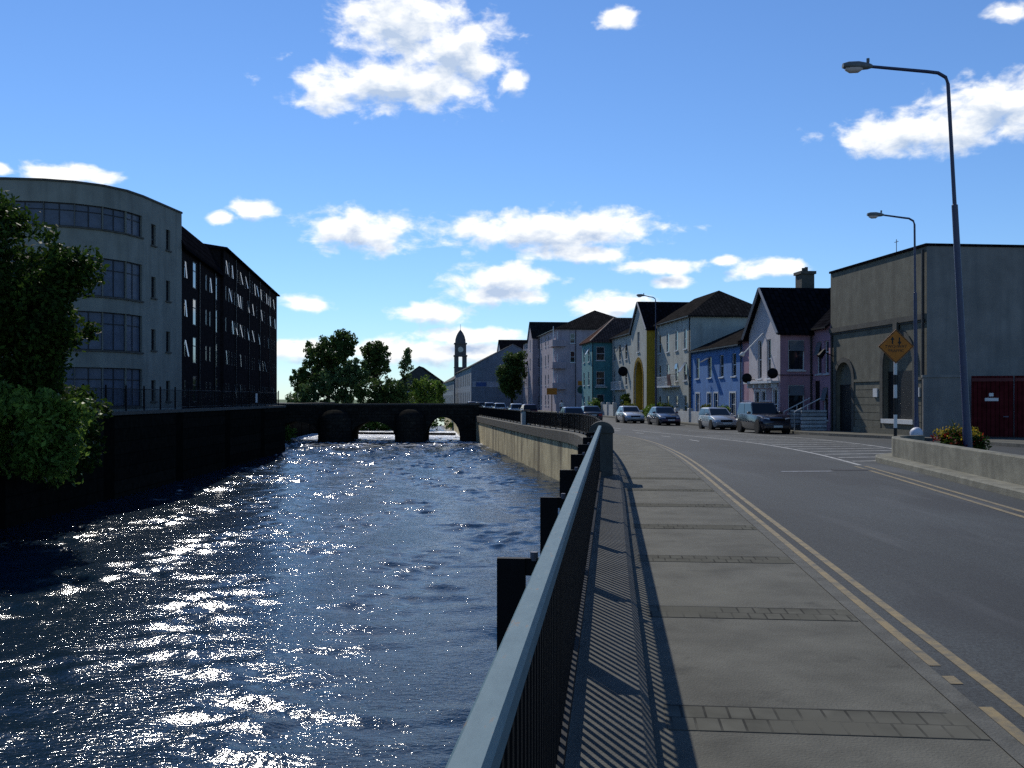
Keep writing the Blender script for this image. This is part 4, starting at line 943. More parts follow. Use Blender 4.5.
# ------------------------------------------------------------------ vegetation
def leaves(mb_v, mb_f, cen, rad, n, size, squash=1.0):
    d = rng.normal(size=(n, 3)); d /= np.linalg.norm(d, axis=1)[:, None]
    p = np.array(cen)+d*(np.array(rad) if np.ndim(rad) else rad)*(rng.random((n, 1))**(1/2.2))
    a = rng.normal(size=(n, 3)); a[:, 2] *= squash; a /= np.linalg.norm(a, axis=1)[:, None]
    nrm = d*.6+rng.normal(size=(n, 3))*.6; b = np.cross(nrm, a); b /= np.linalg.norm(b, axis=1)[:, None]+1e-9
    s = size*(.6+.8*rng.random((n, 1))); o = sum(len(x) for x in mb_v)
    vs = np.stack([p-a*s, p+b*s*.5, p+a*s, p-b*s*.5], axis=1).reshape(-1, 3); mb_v.append(vs)
    mb_f.append(np.arange(n*4).reshape(-1, 4)+o)
def leafmesh(name, m, clumps, parent=None, size=.12):
    V = []; F = []
    for c in clumps: leaves(V, F, c[0], c[1], c[2], c[3] if len(c) > 3 else size)
    v = np.concatenate(V); f = np.concatenate(F); me = bpy.data.meshes.new(name)
    me.vertices.add(len(v)); me.vertices.foreach_set('co', v.astype(np.float32).ravel())
    me.loops.add(f.size); me.loops.foreach_set('vertex_index', f.astype(np.int32).ravel())
    me.polygons.add(len(f)); me.polygons.foreach_set('loop_start', np.arange(0, f.size, 4, dtype=np.int32))
    me.update(calc_edges=True); me.validate(); me.materials.append(m)
    return link(name, me, parent)
def blobs(lobes, per, r, n, size=None):
    out = []
    for c, rad, w_ in lobes:
        for _ in range(int(per*w_)):
            d = rng.normal(size=3); d /= np.linalg.norm(d); q = np.array(c)+d*np.array(rad)*rng.random()**.45
            out.append((tuple(q), r*(.6+.8*rng.random()), int(n*(.5+rng.random())))+((size,) if size else ()))
    return out
def tree(name, label, loc, th, tr, lobes, per, r, n, size, m, group=None, cat='tree', lean=(0, 0), trunkpart='trunk'):
    t = thing(name, label, cat, loc, 0, group); cl = blobs(lobes, per, r, n)
    leafmesh('crown', M[m], cl, t, size)
    mb = MB(); top = (lean[0], lean[1], th)
    mb.tube([(0, 0, -.3), (lean[0]*.3, lean[1]*.3, th*.4), (lean[0]*.7, lean[1]*.7, th*.75), top], [tr*1.3, tr, tr*.8, tr*.55], 9)
    for i in range(0, len(cl), max(1, len(cl)//22)):
        q = Vector(cl[i][0]); b = Vector(top)*(.55+.4*rng.random()); mid = (b+q)/2+Vector((0, 0, .15*(q-b).length)); mb.tube([b, mid, q], [tr*.42, tr*.25, tr*.08], 5)
    mb.build(trunkpart, M['bark'], t, True); return t
# near left tree
tree('broadleaf_tree', 'big dark leafy tree on the left bank in front of the curved apartments', (-18.9, 36.5, 1.0), 3.6, .22,
     [((0, -.5, 5.2), (3.3, 3.0, 2.6), 1), ((2.0, -1, 3.6), (2.0, 2, 1.9), .5), ((-2.3, -.5, 4.2), (2.4, 2.2, 2.6), .6), ((1.1, -1, 1.6), (2.1, 1.8, 1.5), .45), ((-1.8, -1.2, 1.5), (2.4, 1.8, 1.6), .45), ((.2, -.6, 7.3), (1.4, 1.4, .9), .2), ((3.0, -.8, 5.3), (1.1, 1.1, .9), .13)],
     150, .55, 120, .115, 'leaf_dark')
t = thing('bush', 'bright leafed bush hanging over the left quay wall at the water', 'bush', (-16.4, 32.5, .95))
leafmesh('foliage', M['leaf_bush'], blobs([((.4, 0, -.3), (1.7, 1.8, 1.2), 1), ((1.3, .2, .2), (1.2, 1.2, .7), .5), ((-.5, 0, .6), (1.4, 1.3, .7), .5), ((1.4, 0, -1.2), (1.0, 1.3, .8), .5)], 60, .4, 60, .11), t)
mb = MB()
for i in range(7): mb.tube([(-1.7, .1*i-.3, -.2), (.6*rng.random(), .3*rng.normal(), .3), (1.4*rng.random(), .8*rng.normal(), -.2+.8*rng.random())], [.05, .03, .01], 5)
mb.build('stem', M['bark'], t)
t = thing('bush', 'dark ivy like bush covering the left wall under the big tree', 'bush', (-18.1, 39.0, .9))
leafmesh('foliage', M['leaf_dark'], blobs([((.1, 0, -.9), (.9, 5.0, 1.5), 1), ((.2, 1, .5), (.9, 4.0, .7), .5)], 90, .45, 45, .12), t)
mb = MB()
for i in range(6): mb.tube([(-.3, i-3, .1), (.1, i-3, -.6), (.3, i-2.8, -1.5)], [.05, .03, .01], 5)
mb.build('stem', M['bark'], t)
# plants by the left arch
t = thing('river_plant', 'bright green waterside weeds beside the left arch of the bridge', 'plant', (-24.6, 108.0, WZ+.1))
leafmesh('foliage', M['leaf_bush'], blobs([((.5, -3.6, .8), (1.4, 1.2, .8), 1)], 40, .4, 40, .14), t)
MB().tube([(0, -3.6, -.2), (.4, -3.6, .9)], .05, 5).build('stem', M['bark'], t)
# trees beyond the bridge
G = 'trees beyond the bridge'
tree('riverside_tree', 'tallest dark tree beyond the bridge', (-29.0, 158, -.9), 6, .3,
     [((0, 0, 9.3), (4.6, 4, 3.5), 1.2), ((-2.6, 0, 6.0), (3.6, 3, 2.4), .6), ((2.3, 0, 11.5), (2.0, 2, 1.6), .3), ((-3.6, 0, 4.5), (2.0, 2, 1.6), .2), ((1.5, 0, 6.5), (2.5, 2.5, 2), .3)], 110, .55, 62, .24, 'leaf_far', G)
tree('riverside_tree', 'slim open tree right of the tallest tree beyond the bridge', (-21.5, 157, -.9), 6, .22,
     [((0, 0, 10.0), (2.3, 2.2, 1.8), .7), ((.6, 0, 8), (2.4, 2, 1.6), .6), ((-.6, 0, 6.2), (1.8, 1.8, 1.6), .4)], 85, .48, 55, .22, 'leaf_far', G)
tree('willow_tree', 'feathery grey green willow in front of the tallest tree', (-26.5, 152, -.9), 3, .2,
     [((0, 0, 4.2), (4.0, 2.5, 2.8), 1), ((2.6, 0, 6.3), (2.2, 2, 2.4), .5), ((-3.9, 0, 2.8), (2.6, 2, 1.9), .5)], 60, .7, 75, .24, 'leaf_willow', G)
tree('riverside_tree', 'feathery young tree with a thin pointed top beyond the bridge', (-16.5, 150, -.9), 4, .12,
     [((0, 0, 3.6), (2.0, 1.8, 2.2), .6), ((.6, 0, 7.2), (.9, .9, 2.0), .3), ((.9, 0, 9.0), (.5, .5, 1.2), .12)], 50, .5, 50, .22, 'leaf_willow', G)
tree('riverside_bush', 'rounded green bush at the right end of the trees beyond the bridge', (-12.8, 150, -.9), 1.5, .12,
     [((0, 0, 3.3), (2.9, 2.2, 2.3), 1)], 60, .65, 70, .2, 'leaf_bush', G, 'bush', trunkpart='stem')
tree('riverside_bush', 'dark bush filling the gap behind the middle of the bridge', (-19.2, 148, -.9), 1.5, .12,
     [((0, 0, 3.0), (4.4, 2, 2.7), 1)], 100, .65, 70, .2, 'leaf_far', G, 'bush', trunkpart='stem')
tree('riverside_bush', 'long low bush along the water seen through the bridge arches', (-19.5, 143, -2.9), 1.4, .08,
     [((0, 0, 1.3), (12, 1.5, 1.5), 1)], 190, .6, 60, .18, 'leaf_bush', G, 'bush', trunkpart='stem')
tree('street_tree', 'dark rounded street tree in front of the grey gabled building', (0.0, 172, g(172)+.9), 3, .2,
     [((0, 0, 5.4), (2.5, 2.5, 3.6), 1), ((.7, 0, 7.9), (1.6, 1.6, 1.6), .3), ((0, 0, 2.8), (2.2, 2.2, 1.8), .4)], 70, .7, 75, .22, 'leaf_far')
# small far shrubs on the skyline by the brick block
tree('riverside_bush', 'small bush just right of the dark brick apartments', (-34.5, 160, -.9), 1, .1, [((0, 0, 2.0), (2.2, 1.5, 1.4), 1)], 30, .5, 50, .2, 'leaf_willow', G, 'bush', trunkpart='stem')
# hedges and shrubs in the front gardens
def shrub(name, label, cat, Y, off, lobes, per, r, n, size, m, group=None):
    t = thing(name, label, cat, (facX(Y)-off, Y, g(Y)), HR, group); cl = blobs(lobes, per, r, n)
    leafmesh('foliage', M[m], cl, t, size); mb = MB()
    for i in range(4): q = cl[i*3 % len(cl)][0]; mb.tube([(q[0]*.3, q[1]*.3, 0), q], [.05, .015], 5)
    mb.build('stem', M['bark'], t); return t
shrub('hedge', 'dark clipped hedge before the right half of the cream house by the white garden wall', 'hedge', 87.5, 1.5, [((0, 0, .9), (1.5, .5, .8), 1)], 60, .25, 60, .08, 'leaf_hedge')
shrub('hedge', 'paler mixed hedge along the cream house behind the dark blue car', 'hedge', 92.5, 1.5, [((0, 0, .7), (3.4, .5, .6), 1), ((1.5, 0, 1.2), (.8, .4, .4), .2)], 90, .25, 50, .08, 'leaf_bush')
shrub('shrub', 'yellow green shrub in front of the yellow archway', 'shrub', 100, 2.0, [((0, 0, .8), (1.5, .6, .8), 1)], 40, .3, 50, .09, 'leaf_lime')
shrub('shrub', 'yellow shrub above the white garden wall of the blue house', 'shrub', 78.5, .75, [((0, 0, 1.15), (.8, .35, .35), 1)], 40, .2, 50, .07, 'leaf_lime')
shrub('shrub', 'round green shrub at the foot of the teal house', 'shrub', 116, 2.2, [((0, 0, 1.0), (1.5, .8, .9), 1)], 50, .35, 60, .1, 'leaf_bush')
shrub('shrub', 'dark ball shaped shrub left of the yellow archway', 'shrub', 106.2, .8, [((0, 0, 1.6), (.9, .6, .9), 1)], 40, .25, 60, .08, 'leaf_dark')
shrub('shrub', 'small green shrub behind the white garden wall near the pink house', 'shrub', 74.5, .7, [((0, 0, 1.0), (.8, .35, .4), 1)], 40, .2, 50, .07, 'leaf_bush')
def gwall(label, ya, yb, off, h, name='garden_wall'):
    t = thing(name, label, 'garden wall', (facX(ya)-off, ya, g(ya)), HR); Ln = ulen(ya, yb)
    MB().box(0, Ln, -.1, .1, 0, h).build('wall', M['white_wall'], t)
    n = int(Ln/3)
    for i in range(n+1): MB().cbox(Ln*i/n-.2, Ln*i/n+.2, -.2, .2, 0, h+.25, .05).build('pillar', M['white_wall'], t)
gwall('white garden wall with pillars in front of the blue house', 84.8, 73, 1.35, .95)
gwall('short white garden wall with pillars in front of the far cream house', 115, 108.5, 1.6, 1.3)

# ------------------------------------------------------------------ planter island
t = thing('planter_wall', 'low weathered concrete planter wall on a kerb at the right roadside', 'wall', (islX(20), 20, 0), RA*1.2)
an = -.119
def IP(pts): return [(x-islX(20), y-20) for x, y in pts]
out = [(islX(y)+.45, y) for y in (-6, 4, 12, 20, 28.4)]; out += [(islX(28.6)+.7, 29.2), (islX(28.6)+1.3, 29.9), (islX(28.6)+1.9, 30.2)]
t.rotation_euler = (0, 0, 0)
ctr = (islX(15)+2, 15)
def inset(pts, k): 
    r = []
    for i, p in enumerate(pts):
        a = Vector(pts[max(i-1, 0)]); b = Vector(pts[min(i+1, len(pts)-1)]); d = (b-a).normalized(); r.append((p[0]+d.y*k, p[1]-d.x*k))
    return r
inn = inset(out, .22); mb = MB()
o1, i1 = IP(out), IP(inn)
mb.loft([[(a[0], a[1], -.1), (a[0], a[1], .60), (a[0]*.9+b[0]*.1, a[1]*.9+b[1]*.1, .63), (b[0], b[1], .63), (b[0], b[1], -.1)] for a, b in zip(o1, i1)]); mb.build('wall', M['isl_wall'], t)
ko = IP(inset(out, -.45)); mb = MB(); mb.loft([[(a[0], a[1], -.1), (a[0], a[1], .06), (a[0]*.93+b[0]*.07, a[1]*.93+b[1]*.07, .09), (b[0], b[1], .09), (b[0], b[1], -.1)] for a, b in zip(ko, o1)]); mb.build('kerb', M['isl_wall'], t)
flat('planting_bed', inset(out, .1)+[(islX(28)+2.3, 29.5), (islX(-6)+2.3, -6)], .14, M['soil'])
t = thing('flower_bush', 'bushy flowering plant with red and yellow blooms behind the planter wall', 'flowering bush', (11.45, 25.6, .3))
cl = blobs([((0, 0, .3), (.62, .6, .35), 1)], 50, .16, 60)
leafmesh('foliage', M['leaf_dark'], cl, t, .055)
leafmesh('yellow_flowers', M['petal_yellow'], blobs([((-.1, -.1, .52), (.5, .45, .25), 1)], 40, .12, 16), t, .04)['kind'] = 'stuff'; leafmesh('red_flowers', M['petal_red'], blobs([((-.1, -.2, .35), (.65, .55, .28), 1)], 34, .1, 12), t, .04)['kind'] = 'stuff'
mb = MB()
for i in range(9): a = R(50+10*i); mb.tube([(0, 0, .3), (.1*math.cos(a*2), .1, .65), (.32*math.cos(a*2), .1*math.sin(i), .8+.12*math.sin(i*2))], [.012, .009, .003], 4)
mb.build('spiky_leaves', M['leaf_lime'], t)

# ------------------------------------------------------------------ street lamps
def lamp(label, base, hgt, arm, lean=0.0, ydir=0):
    t = thing('street_lamp', label, 'street lamp', base, R(ydir), 'street lamps along the road')
    lx = -lean*hgt
    P = lambda f_: (lx*f_, 0, hgt*f_)
    MB().tube([P(0), P(.08), P(.10), P(.66)], [.115, .11, .09, .075], 12).build('pole', M['lamp_metal'], t, True)
    mb = MB(); x, _, z = P(.97)
    mb.tube([P(.66), P(.661), P(.8), (x, 0, z), (x-.06, 0, z+.17), (x-.25, 0, z+.28), (x-.5, 0, z+.31), (x-arm+.5, 0, z+.44)], [.06, .05, .047, .045, .045, .043, .042, .038], 10); mb.build('arm', M['lamp_metal'], t, True)
    hx, hz = x-arm+.5, z+.44; rings = []
    for u, w_, a, b in ((.05, .05, -.04, .05), (-.05, .09, -.07, .09), (-.3, .14, -.09, .13), (-.55, .13, -.08, .12), (-.68, .08, -.04, .08)):
        rings.append([(hx+u, w_*math.cos(k*math.pi/6), hz+((b if math.sin(k*math.pi/6) > 0 else -a)*math.sin(k*math.pi/6))) for k in range(12)])
    hd = MB().loft(rings).build('lamp_head', M['lamp_head'], t, True)
    rings = []
    for u, w_, dz in ((-.2, .08, .04), (-.3, .115, .11), (-.5, .11, .12), (-.62, .06, .05)): rings.append([(hx+u, w_*math.cos(k*math.pi/6), hz-.05-(dz*max(0, math.sin(k*math.pi/6)))) for k in range(12)])
    MB().loft(rings).build('lens', M['lamp_glass'], hd, True)
    MB().tube([(hx-.05, 0, hz+.1), (hx-.05, 0, hz+.2)], .04, 8).build('photocell', M['lamp_head'], hd)
lamp('tall leaning street lamp standing in the planter beside the flowering bush', (11.42, 25.0, .14), 9.75, 2.45, .055, 0)
lamp('street lamp before the grey hall with a white bag at its foot', (18.25, 45.1, g(45)+.07), 9.9, 1.95, .01, 0)
lamp('distant street lamp rising above the cream house roof by the yellow arch', (12.75, 88.5, g(88)), 11.0, 1.5, .004, 0)
mb = MB(); 
rings = [[(.28*s_*(1+.12*math.sin(3*a))*math.cos(a), .22*s_*math.sin(a), z) for a in [2*math.pi*k/14 for k in range(14)]] for s_, z in ((.7, 0), (1, .08), (1.02, .25), (.85, .36), (.5, .44), (.2, .47))]
mb.loft(rings); o = mb.build('rubbish_bag', M['bag'], None, True); o.location = (18.12, 44.75, g(45)+.075); tag(o, 'white plastic bag lying at the foot of the lamp by the grey hall', 'bag')

# ------------------------------------------------------------------ signs
t = thing('warning_sign', 'orange diamond two way traffic sign on a black and white pole', 'road sign', (11.55, 30.1, .1), R(-8))
for i, (a, b, m) in enumerate(((0, .75, 'sign_black'), (.75, 1.15, 'white_paint'), (1.15, 1.65, 'sign_black'), (1.65, 2.05, 'white_paint'), (2.05, 2.35, 'sign_black'), (2.35, 3.6, 'white_paint'))):
    MB().tube([(0, .04, a), (0, .04, b-.001)], .052, 10).build('pole_band', M[m], t)
h = .515; zc = 3.2
MB().loft([[(0, y, zc-h), (h, y, zc), (0, y, zc+h), (-h, y, zc)] for y in (-.03, -.012)]).build('sign_plate', M['sign_orange'], t)
mb = MB(); k1, k2 = h-.015, h-.04; q1 = [(0, zc-k1), (k1, zc), (0, zc+k1), (-k1, zc)]; q2 = [(0, zc-k2), (k2, zc), (0, zc+k2), (-k2, zc)]
for i in range(4): j = (i+1) % 4; mb.quad((q1[i][0], -.033, q1[i][1]), (q1[j][0], -.033, q1[j][1]), (q2[j][0], -.033, q2[j][1]), (q2[i][0], -.033, q2[i][1]))
mb.build('border', M['sign_black'], t)
for x, s in ((-.1, 1), (.1, -1)):
    mb = MB(); z0 = zc+.17; mb.quad((x-.02, -.034, z0-.1), (x+.02, -.034, z0-.1), (x+.02, -.034, z0+.1), (x-.02, -.034, z0+.1))
    mb.add([(x-.06, -.0345, z0+s*.03), (x+.06, -.0345, z0+s*.03), (x, -.0345, z0+s*.13)], [(0, 1, 2)])
    mb.quad((x-.012, -.0342, zc+.1), (x+.012, -.0342, zc+.1), (x+.012, -.0342, zc+.24), (x-.012, -.0342, zc+.24)); mb.build('arrow', M['sign_black'], t)
def text(s, size, parent, loc, m):
    cu = bpy.data.curves.new('lettering', 'FONT'); cu.body = s; cu.size = size; cu.align_x = 'CENTER'; cu.extrude = .001
    tmp = bpy.data.objects.new('lettering', cu); COL.objects.link(tmp); dg = bpy.context.evaluated_depsgraph_get()
    me = bpy.data.meshes.new_from_object(tmp.evaluated_get(dg)); COL.objects.unlink(tmp); bpy.data.objects.remove(tmp)
    me.materials.clear(); me.materials.append(m); o = link('lettering', me, parent, loc); o.rotation_euler = (R(90), 0, 0); return o
text('TWO-WAY', .125, t, (0, -.034, zc-.04), M['sign_black']); text('TRAFFIC', .125, t, (0, -.034, zc-.17), M['sign_black'])
t = thing('roadwork_sign', 'orange rectangular sign on a thin pole before the lilac apartments', 'road sign', (5.5, 138, g(138)))
MB().tube([(0, 0, 0), (0, 0, 2.5)], .06, 8).build('pole', M['black_metal'], t); MB().box(-.7, .7, -.05, -.01, 2.5, 3.4).build('sign_plate', M['sign_orange'], t)
t = thing('sign_post', 'dark post with a yellow panel and green round signs by the teal house', 'road sign', (8.75, 124.5, g(124)))
MB().tube([(.1, 0, 0), (.1, 0, 4.2)], .06, 8).build('pole', M['black_metal'], t)
MB().box(-.55, .0, -.1, -.06, 3.6, 4.15).build('yellow_panel', M['sign_orange'], t)
MB().tube([(-.15, -.12, 3.05), (-.15, -.06, 3.05)], .5, 18).build('green_disc', M['sign_green'], t)
MB().tube([(.55, -.12, 2.75), (.55, -.06, 2.75)], .36, 18).build('dark_disc', M['sign_black'], t)

# ------------------------------------------------------------------ cars
_cars = {}
def car_meshes(kind):
    if kind in _cars: return _cars[kind]
    if kind == 'suv':   Ln, W, H, belt, hood, roof = 4.6, 1.82, 1.78, 1.1, 1.08, (.5, -.12, -2.0, -2.22)
    elif kind == 'hatch': Ln, W, H, belt, hood, roof = 3.9, 1.66, 1.44, .92, .86, (.75, .0, -1.5, -1.9)
    else: Ln, W, H, belt, hood, roof = 4.4, 1.72, 1.42, .92, .84, (.75, .05, -1.15, -1.75)
    h = Ln/2; w = W/2; gb = .24 if kind == 'suv' else .17
    st = [(-h, .86, .42, belt-.12), (-h+.12, .95, gb+.08, belt-.02), (-h+.7, 1, gb, belt), (0, 1, gb, belt), (roof[0]+.15, 1, gb, belt), (h-.5, .97, gb, hood-.06), (h-.12, .9, gb+.06, hood-.2), (h, .80, .36, hood-.32)]
    rings = []
    for x, sc, z0, z1 in st:
        zm = z0+(z1-z0)*.55
        rings.append([(x, -w*sc*.9, z0), (x, -w*sc*.98, z0+.12), (x, -w*sc, zm), (x, -w*sc*.93, z1-.04), (x, -w*sc*.84, z1), (x, 0, z1+.025), (x, w*sc*.84, z1), (x, w*sc*.93, z1-.04), (x, w*sc, zm), (x, w*sc*.98, z0+.12), (x, w*sc*.9, z0)])
    body = MB().loft(rings)
    a, b, c, d = roof; wb, wt = w*.87, w*.72
    zt = H
    cab = [[(a, -wb, belt-.02), (a, wb, belt-.02), (d, wb, belt-.02), (d, -wb, belt-.02)], [(b+.06, -wt-.02, zt-.07), (b+.06, wt+.02, zt-.07), (c-.06, wt+.02, zt-.07), (c-.06, -wt-.02, zt-.07)], [(b-.1, -wt+.08, zt), (b-.1, wt-.08, zt), (c+.1, wt-.08, zt), (c+.1, -wt+.08, zt)]]
    body.loft(cab)
    if kind == 'suv':
        for s in (-1, 1): body.tube([(b-.2, s*(wt-.04), zt+.05), (c+.3, s*(wt-.04), zt+.05)], .02, 6)
    def pan(p, q, r_, s_, n, e=.012):       # glass just proud of the cabin
        vs = [Vector(v)+Vector(n)*e for v in (p, q, r_, s_)]; ce = sum(vs, Vector())/4
        return [ce+(v-ce)*.9 for v in vs]
    c0, c1 = cab[0], cab[1]
    ws = MB().quad(*pan(c0[0], c0[1], c1[1], c1[0], (1, 0, .6))); rw = MB().quad(*pan(c0[3], c0[2], c1[2], c1[3], (-1, 0, .6)))
    sides_ = []
    for s, (i0, i1) in ((-1, (0, 3)), (1, (1, 2))):
        A, B, C, D = [Vector(v) for v in (c0[i0], c0[i1], c1[i1], c1[i0])]
        m = .5; E, F = A.lerp(B, m), D.lerp(C, m)
        sides_ += [MB().quad(*pan(A, E, F, D, (0, s, .2))), MB().quad(*pan(E, B, C, F, (0, s, .2)))]
    wr = .36 if kind == 'suv' else .30
    wx = (h-.82, -h+.85)
    tyre = MB(); tyre.loft([[(rr*math.cos(t_), yy, rr*math.sin(t_)) for t_ in [2*math.pi*k/20 for k in range(20)]] for rr, yy in ((wr*.62, -.105), (wr*.93, -.105), (wr, -.07), (wr, .07), (wr*.93, .105), (wr*.62, .105))])
    rim = MB(); rim.loft([[(rr*math.cos(t_), yy, rr*math.sin(t_)) for t_ in [2*math.pi*k/16 for k in range(16)]] for rr, yy in ((wr*.61, -.09), (wr*.5, -.095), (wr*.2, -.08), (.03, -.09))]); rim.loft([[(rr*math.cos(t_), yy, rr*math.sin(t_)) for t_ in [2*math.pi*k/16 for k in range(16)]] for rr, yy in ((wr*.61, .09), (wr*.5, .095), (wr*.2, .08), (.03, .09))])
    arch = MB().tube([(0, -.12, 0), (0, .124, 0)], wr+.06, 20)
    hz = hood-.26
    heads = [MB().loft([[(h-.16, s*w*.52, hz-.09), (h-.16, s*w*.8, hz-.07), (h-.16, s*w*.8, hz+.09), (h-.16, s*w*.52, hz+.07)], [(h+.0-.03, s*w*.50, hz-.09), (h-.1, s*w*.80, hz-.07), (h-.13, s*w*.8, hz+.08), (h-.06, s*w*.5, hz+.07)]]) for s in (-1, 1)]
    tails = [MB().box(-h-.01, -h+.1, s*w*.68-.14, s*w*.68+.14, belt-.36, belt-.16) for s in (-1, 1)]
    grille = MB().box(h-.1, h+.004, -w*.46, w*.46, hz-.09, hz+.06); bump = MB().cbox(h-.2, h+.07, -w*.82, w*.82, .34, .52, .03)
    rbump = MB().cbox(-h-.06, -h+.2, -w*.84, w*.84, .36, .56, .03)
    plate = MB().box(h+.071, h+.08, -.26, .26, .38, .49); rplate = MB().box(-h-.012, -h-.002, -.26, .26, .60, .71)
    mir = [MB().cbox(roof[0]-.28, roof[0]-.12, s*(w+.03)-.09, s*(w+.03)+.09, belt+.0, belt+.14, .03) for s in (-1, 1)]
    trim = MB().box(-h+.4, h-.4, -w*.9, w*.9, gb-.05, gb+.03)
    _cars[kind] = dict(body=body, ws=ws, rw=rw, sides=[s.mesh('side_window', M['car_glass']) for s in sides_], tyre=tyre.mesh('tyre', M['rubber'], True), rim=rim.mesh('rim', M['rim'], True), arch=arch.mesh('wheel_arch', M['rubber'], True),
        heads=[x.mesh('headlight', M['headlight']) for x in heads], tails=[x.mesh('tail_light', M['taillight']) for x in tails], grille=grille.mesh('grille', M['black_metal']), bump=bump, rbump=rbump,
        plate=plate.mesh('number_plate', M['plate']), rplate=rplate.mesh('number_plate', M['plate']), mir=mir, wx=wx, wr=wr, w=w, trim=trim.mesh('underbody', M['rubber']),
        wsm=ws.mesh('windscreen', M['car_glass']), rwm=rw.mesh('rear_window', M['car_glass']), bodym={})
    return _cars[kind]
CAR_N = 0
def car(label, kind, color, x, y, rz, name='parked_car', detail=True, group='cars parked along the right kerb'):
    c = car_meshes(kind); m = paint('car_paint', color)
    t = thing(name, label, 'car', (x, y, g(y)-.06), rz, group)
    bo = c['body'].build('body', m, t, True)
    link('windscreen', c['wsm'], t); link('rear_window', c['rwm'], t)
    for s in c['sides']: link('side_window', s, t)
    for xx in c['wx']:
        for s in (-1, 1):
            ty = link('wheel', c['tyre'], t, (xx, s*(c['w']-.10), c['wr'])); link('rim', c['rim'], ty)
    for xx in c['wx']:
        for s in (-1, 1): link('wheel_arch', c['arch'], t, (xx, s*(c['w']-.124), c['wr']+.02))
    link('underbody', c['trim'], t)
    for x_ in c['heads']: link('headlight', x_, t)
    for x_ in c['tails']: link('tail_light', x_, t)
    link('grille', c['grille'], t); c['bump'].build('bumper', m, t); c['rbump'].build('bumper', m, t)
    link('number_plate', c['plate'], t); link('number_plate', c['rplate'], t)
    for b in c['mir']: b.build('wing_mirror', m, t)
    return t
TO = HR; AWAY = HR+math.pi
car('black suv parked in front of the pink house', 'suv', (.008, .008, .018), 14.45, 57.6, TO)
car('silver hatchback parked behind the black suv by the blue house', 'hatch', (.36, .37, .37), 13.55, 66.0, TO)
car('dark blue saloon parked facing us in front of the cream house', 'saloon', (.015, .03, .07), 11.75, 77.5, TO)
car('silver saloon parked near the foot of the yellow arch', 'saloon', (.42, .43, .44), 9.95, 84.5, TO)
GQ = 'cars driving away along the quay'
car('dark blue car driving away with red tail lights above the quay railing', 'saloon', (.03, .07, .15), 4.4, 75, AWAY, 'moving_car', group=GQ)
car('dark grey car just ahead of the blue car near the round shrub', 'saloon', (.03, .035, .035), 6.6, 86, AWAY, 'moving_car', group=GQ)
car('dark red car driving away before the lilac apartments', 'hatch', (.06, .008, .015), 1.7, 105, AWAY, 'moving_car', group=GQ)
car('pale blue white hatchback ahead of the dark red car', 'hatch', (.5, .55, .6), .4, 117, AWAY, 'moving_car', group=GQ)
car('white car below the dark rounded street tree', 'hatch', (.6, .62, .64), -1.7, 131, AWAY, 'moving_car', group=GQ)
car('small silver car left of the white car in the far queue', 'hatch', (.4, .42, .46), -3.4, 146, AWAY, 'moving_car', group=GQ)
car('dark car at the bottom of the blue grey warehouse gable', 'hatch', (.03, .03, .04), -5.2, 160, AWAY, 'moving_car', group=GQ)
car('farthest tiny white car at the left end of the queue', 'hatch', (.6, .6, .62), -7.4, 182, AWAY, 'moving_car', group=GQ)

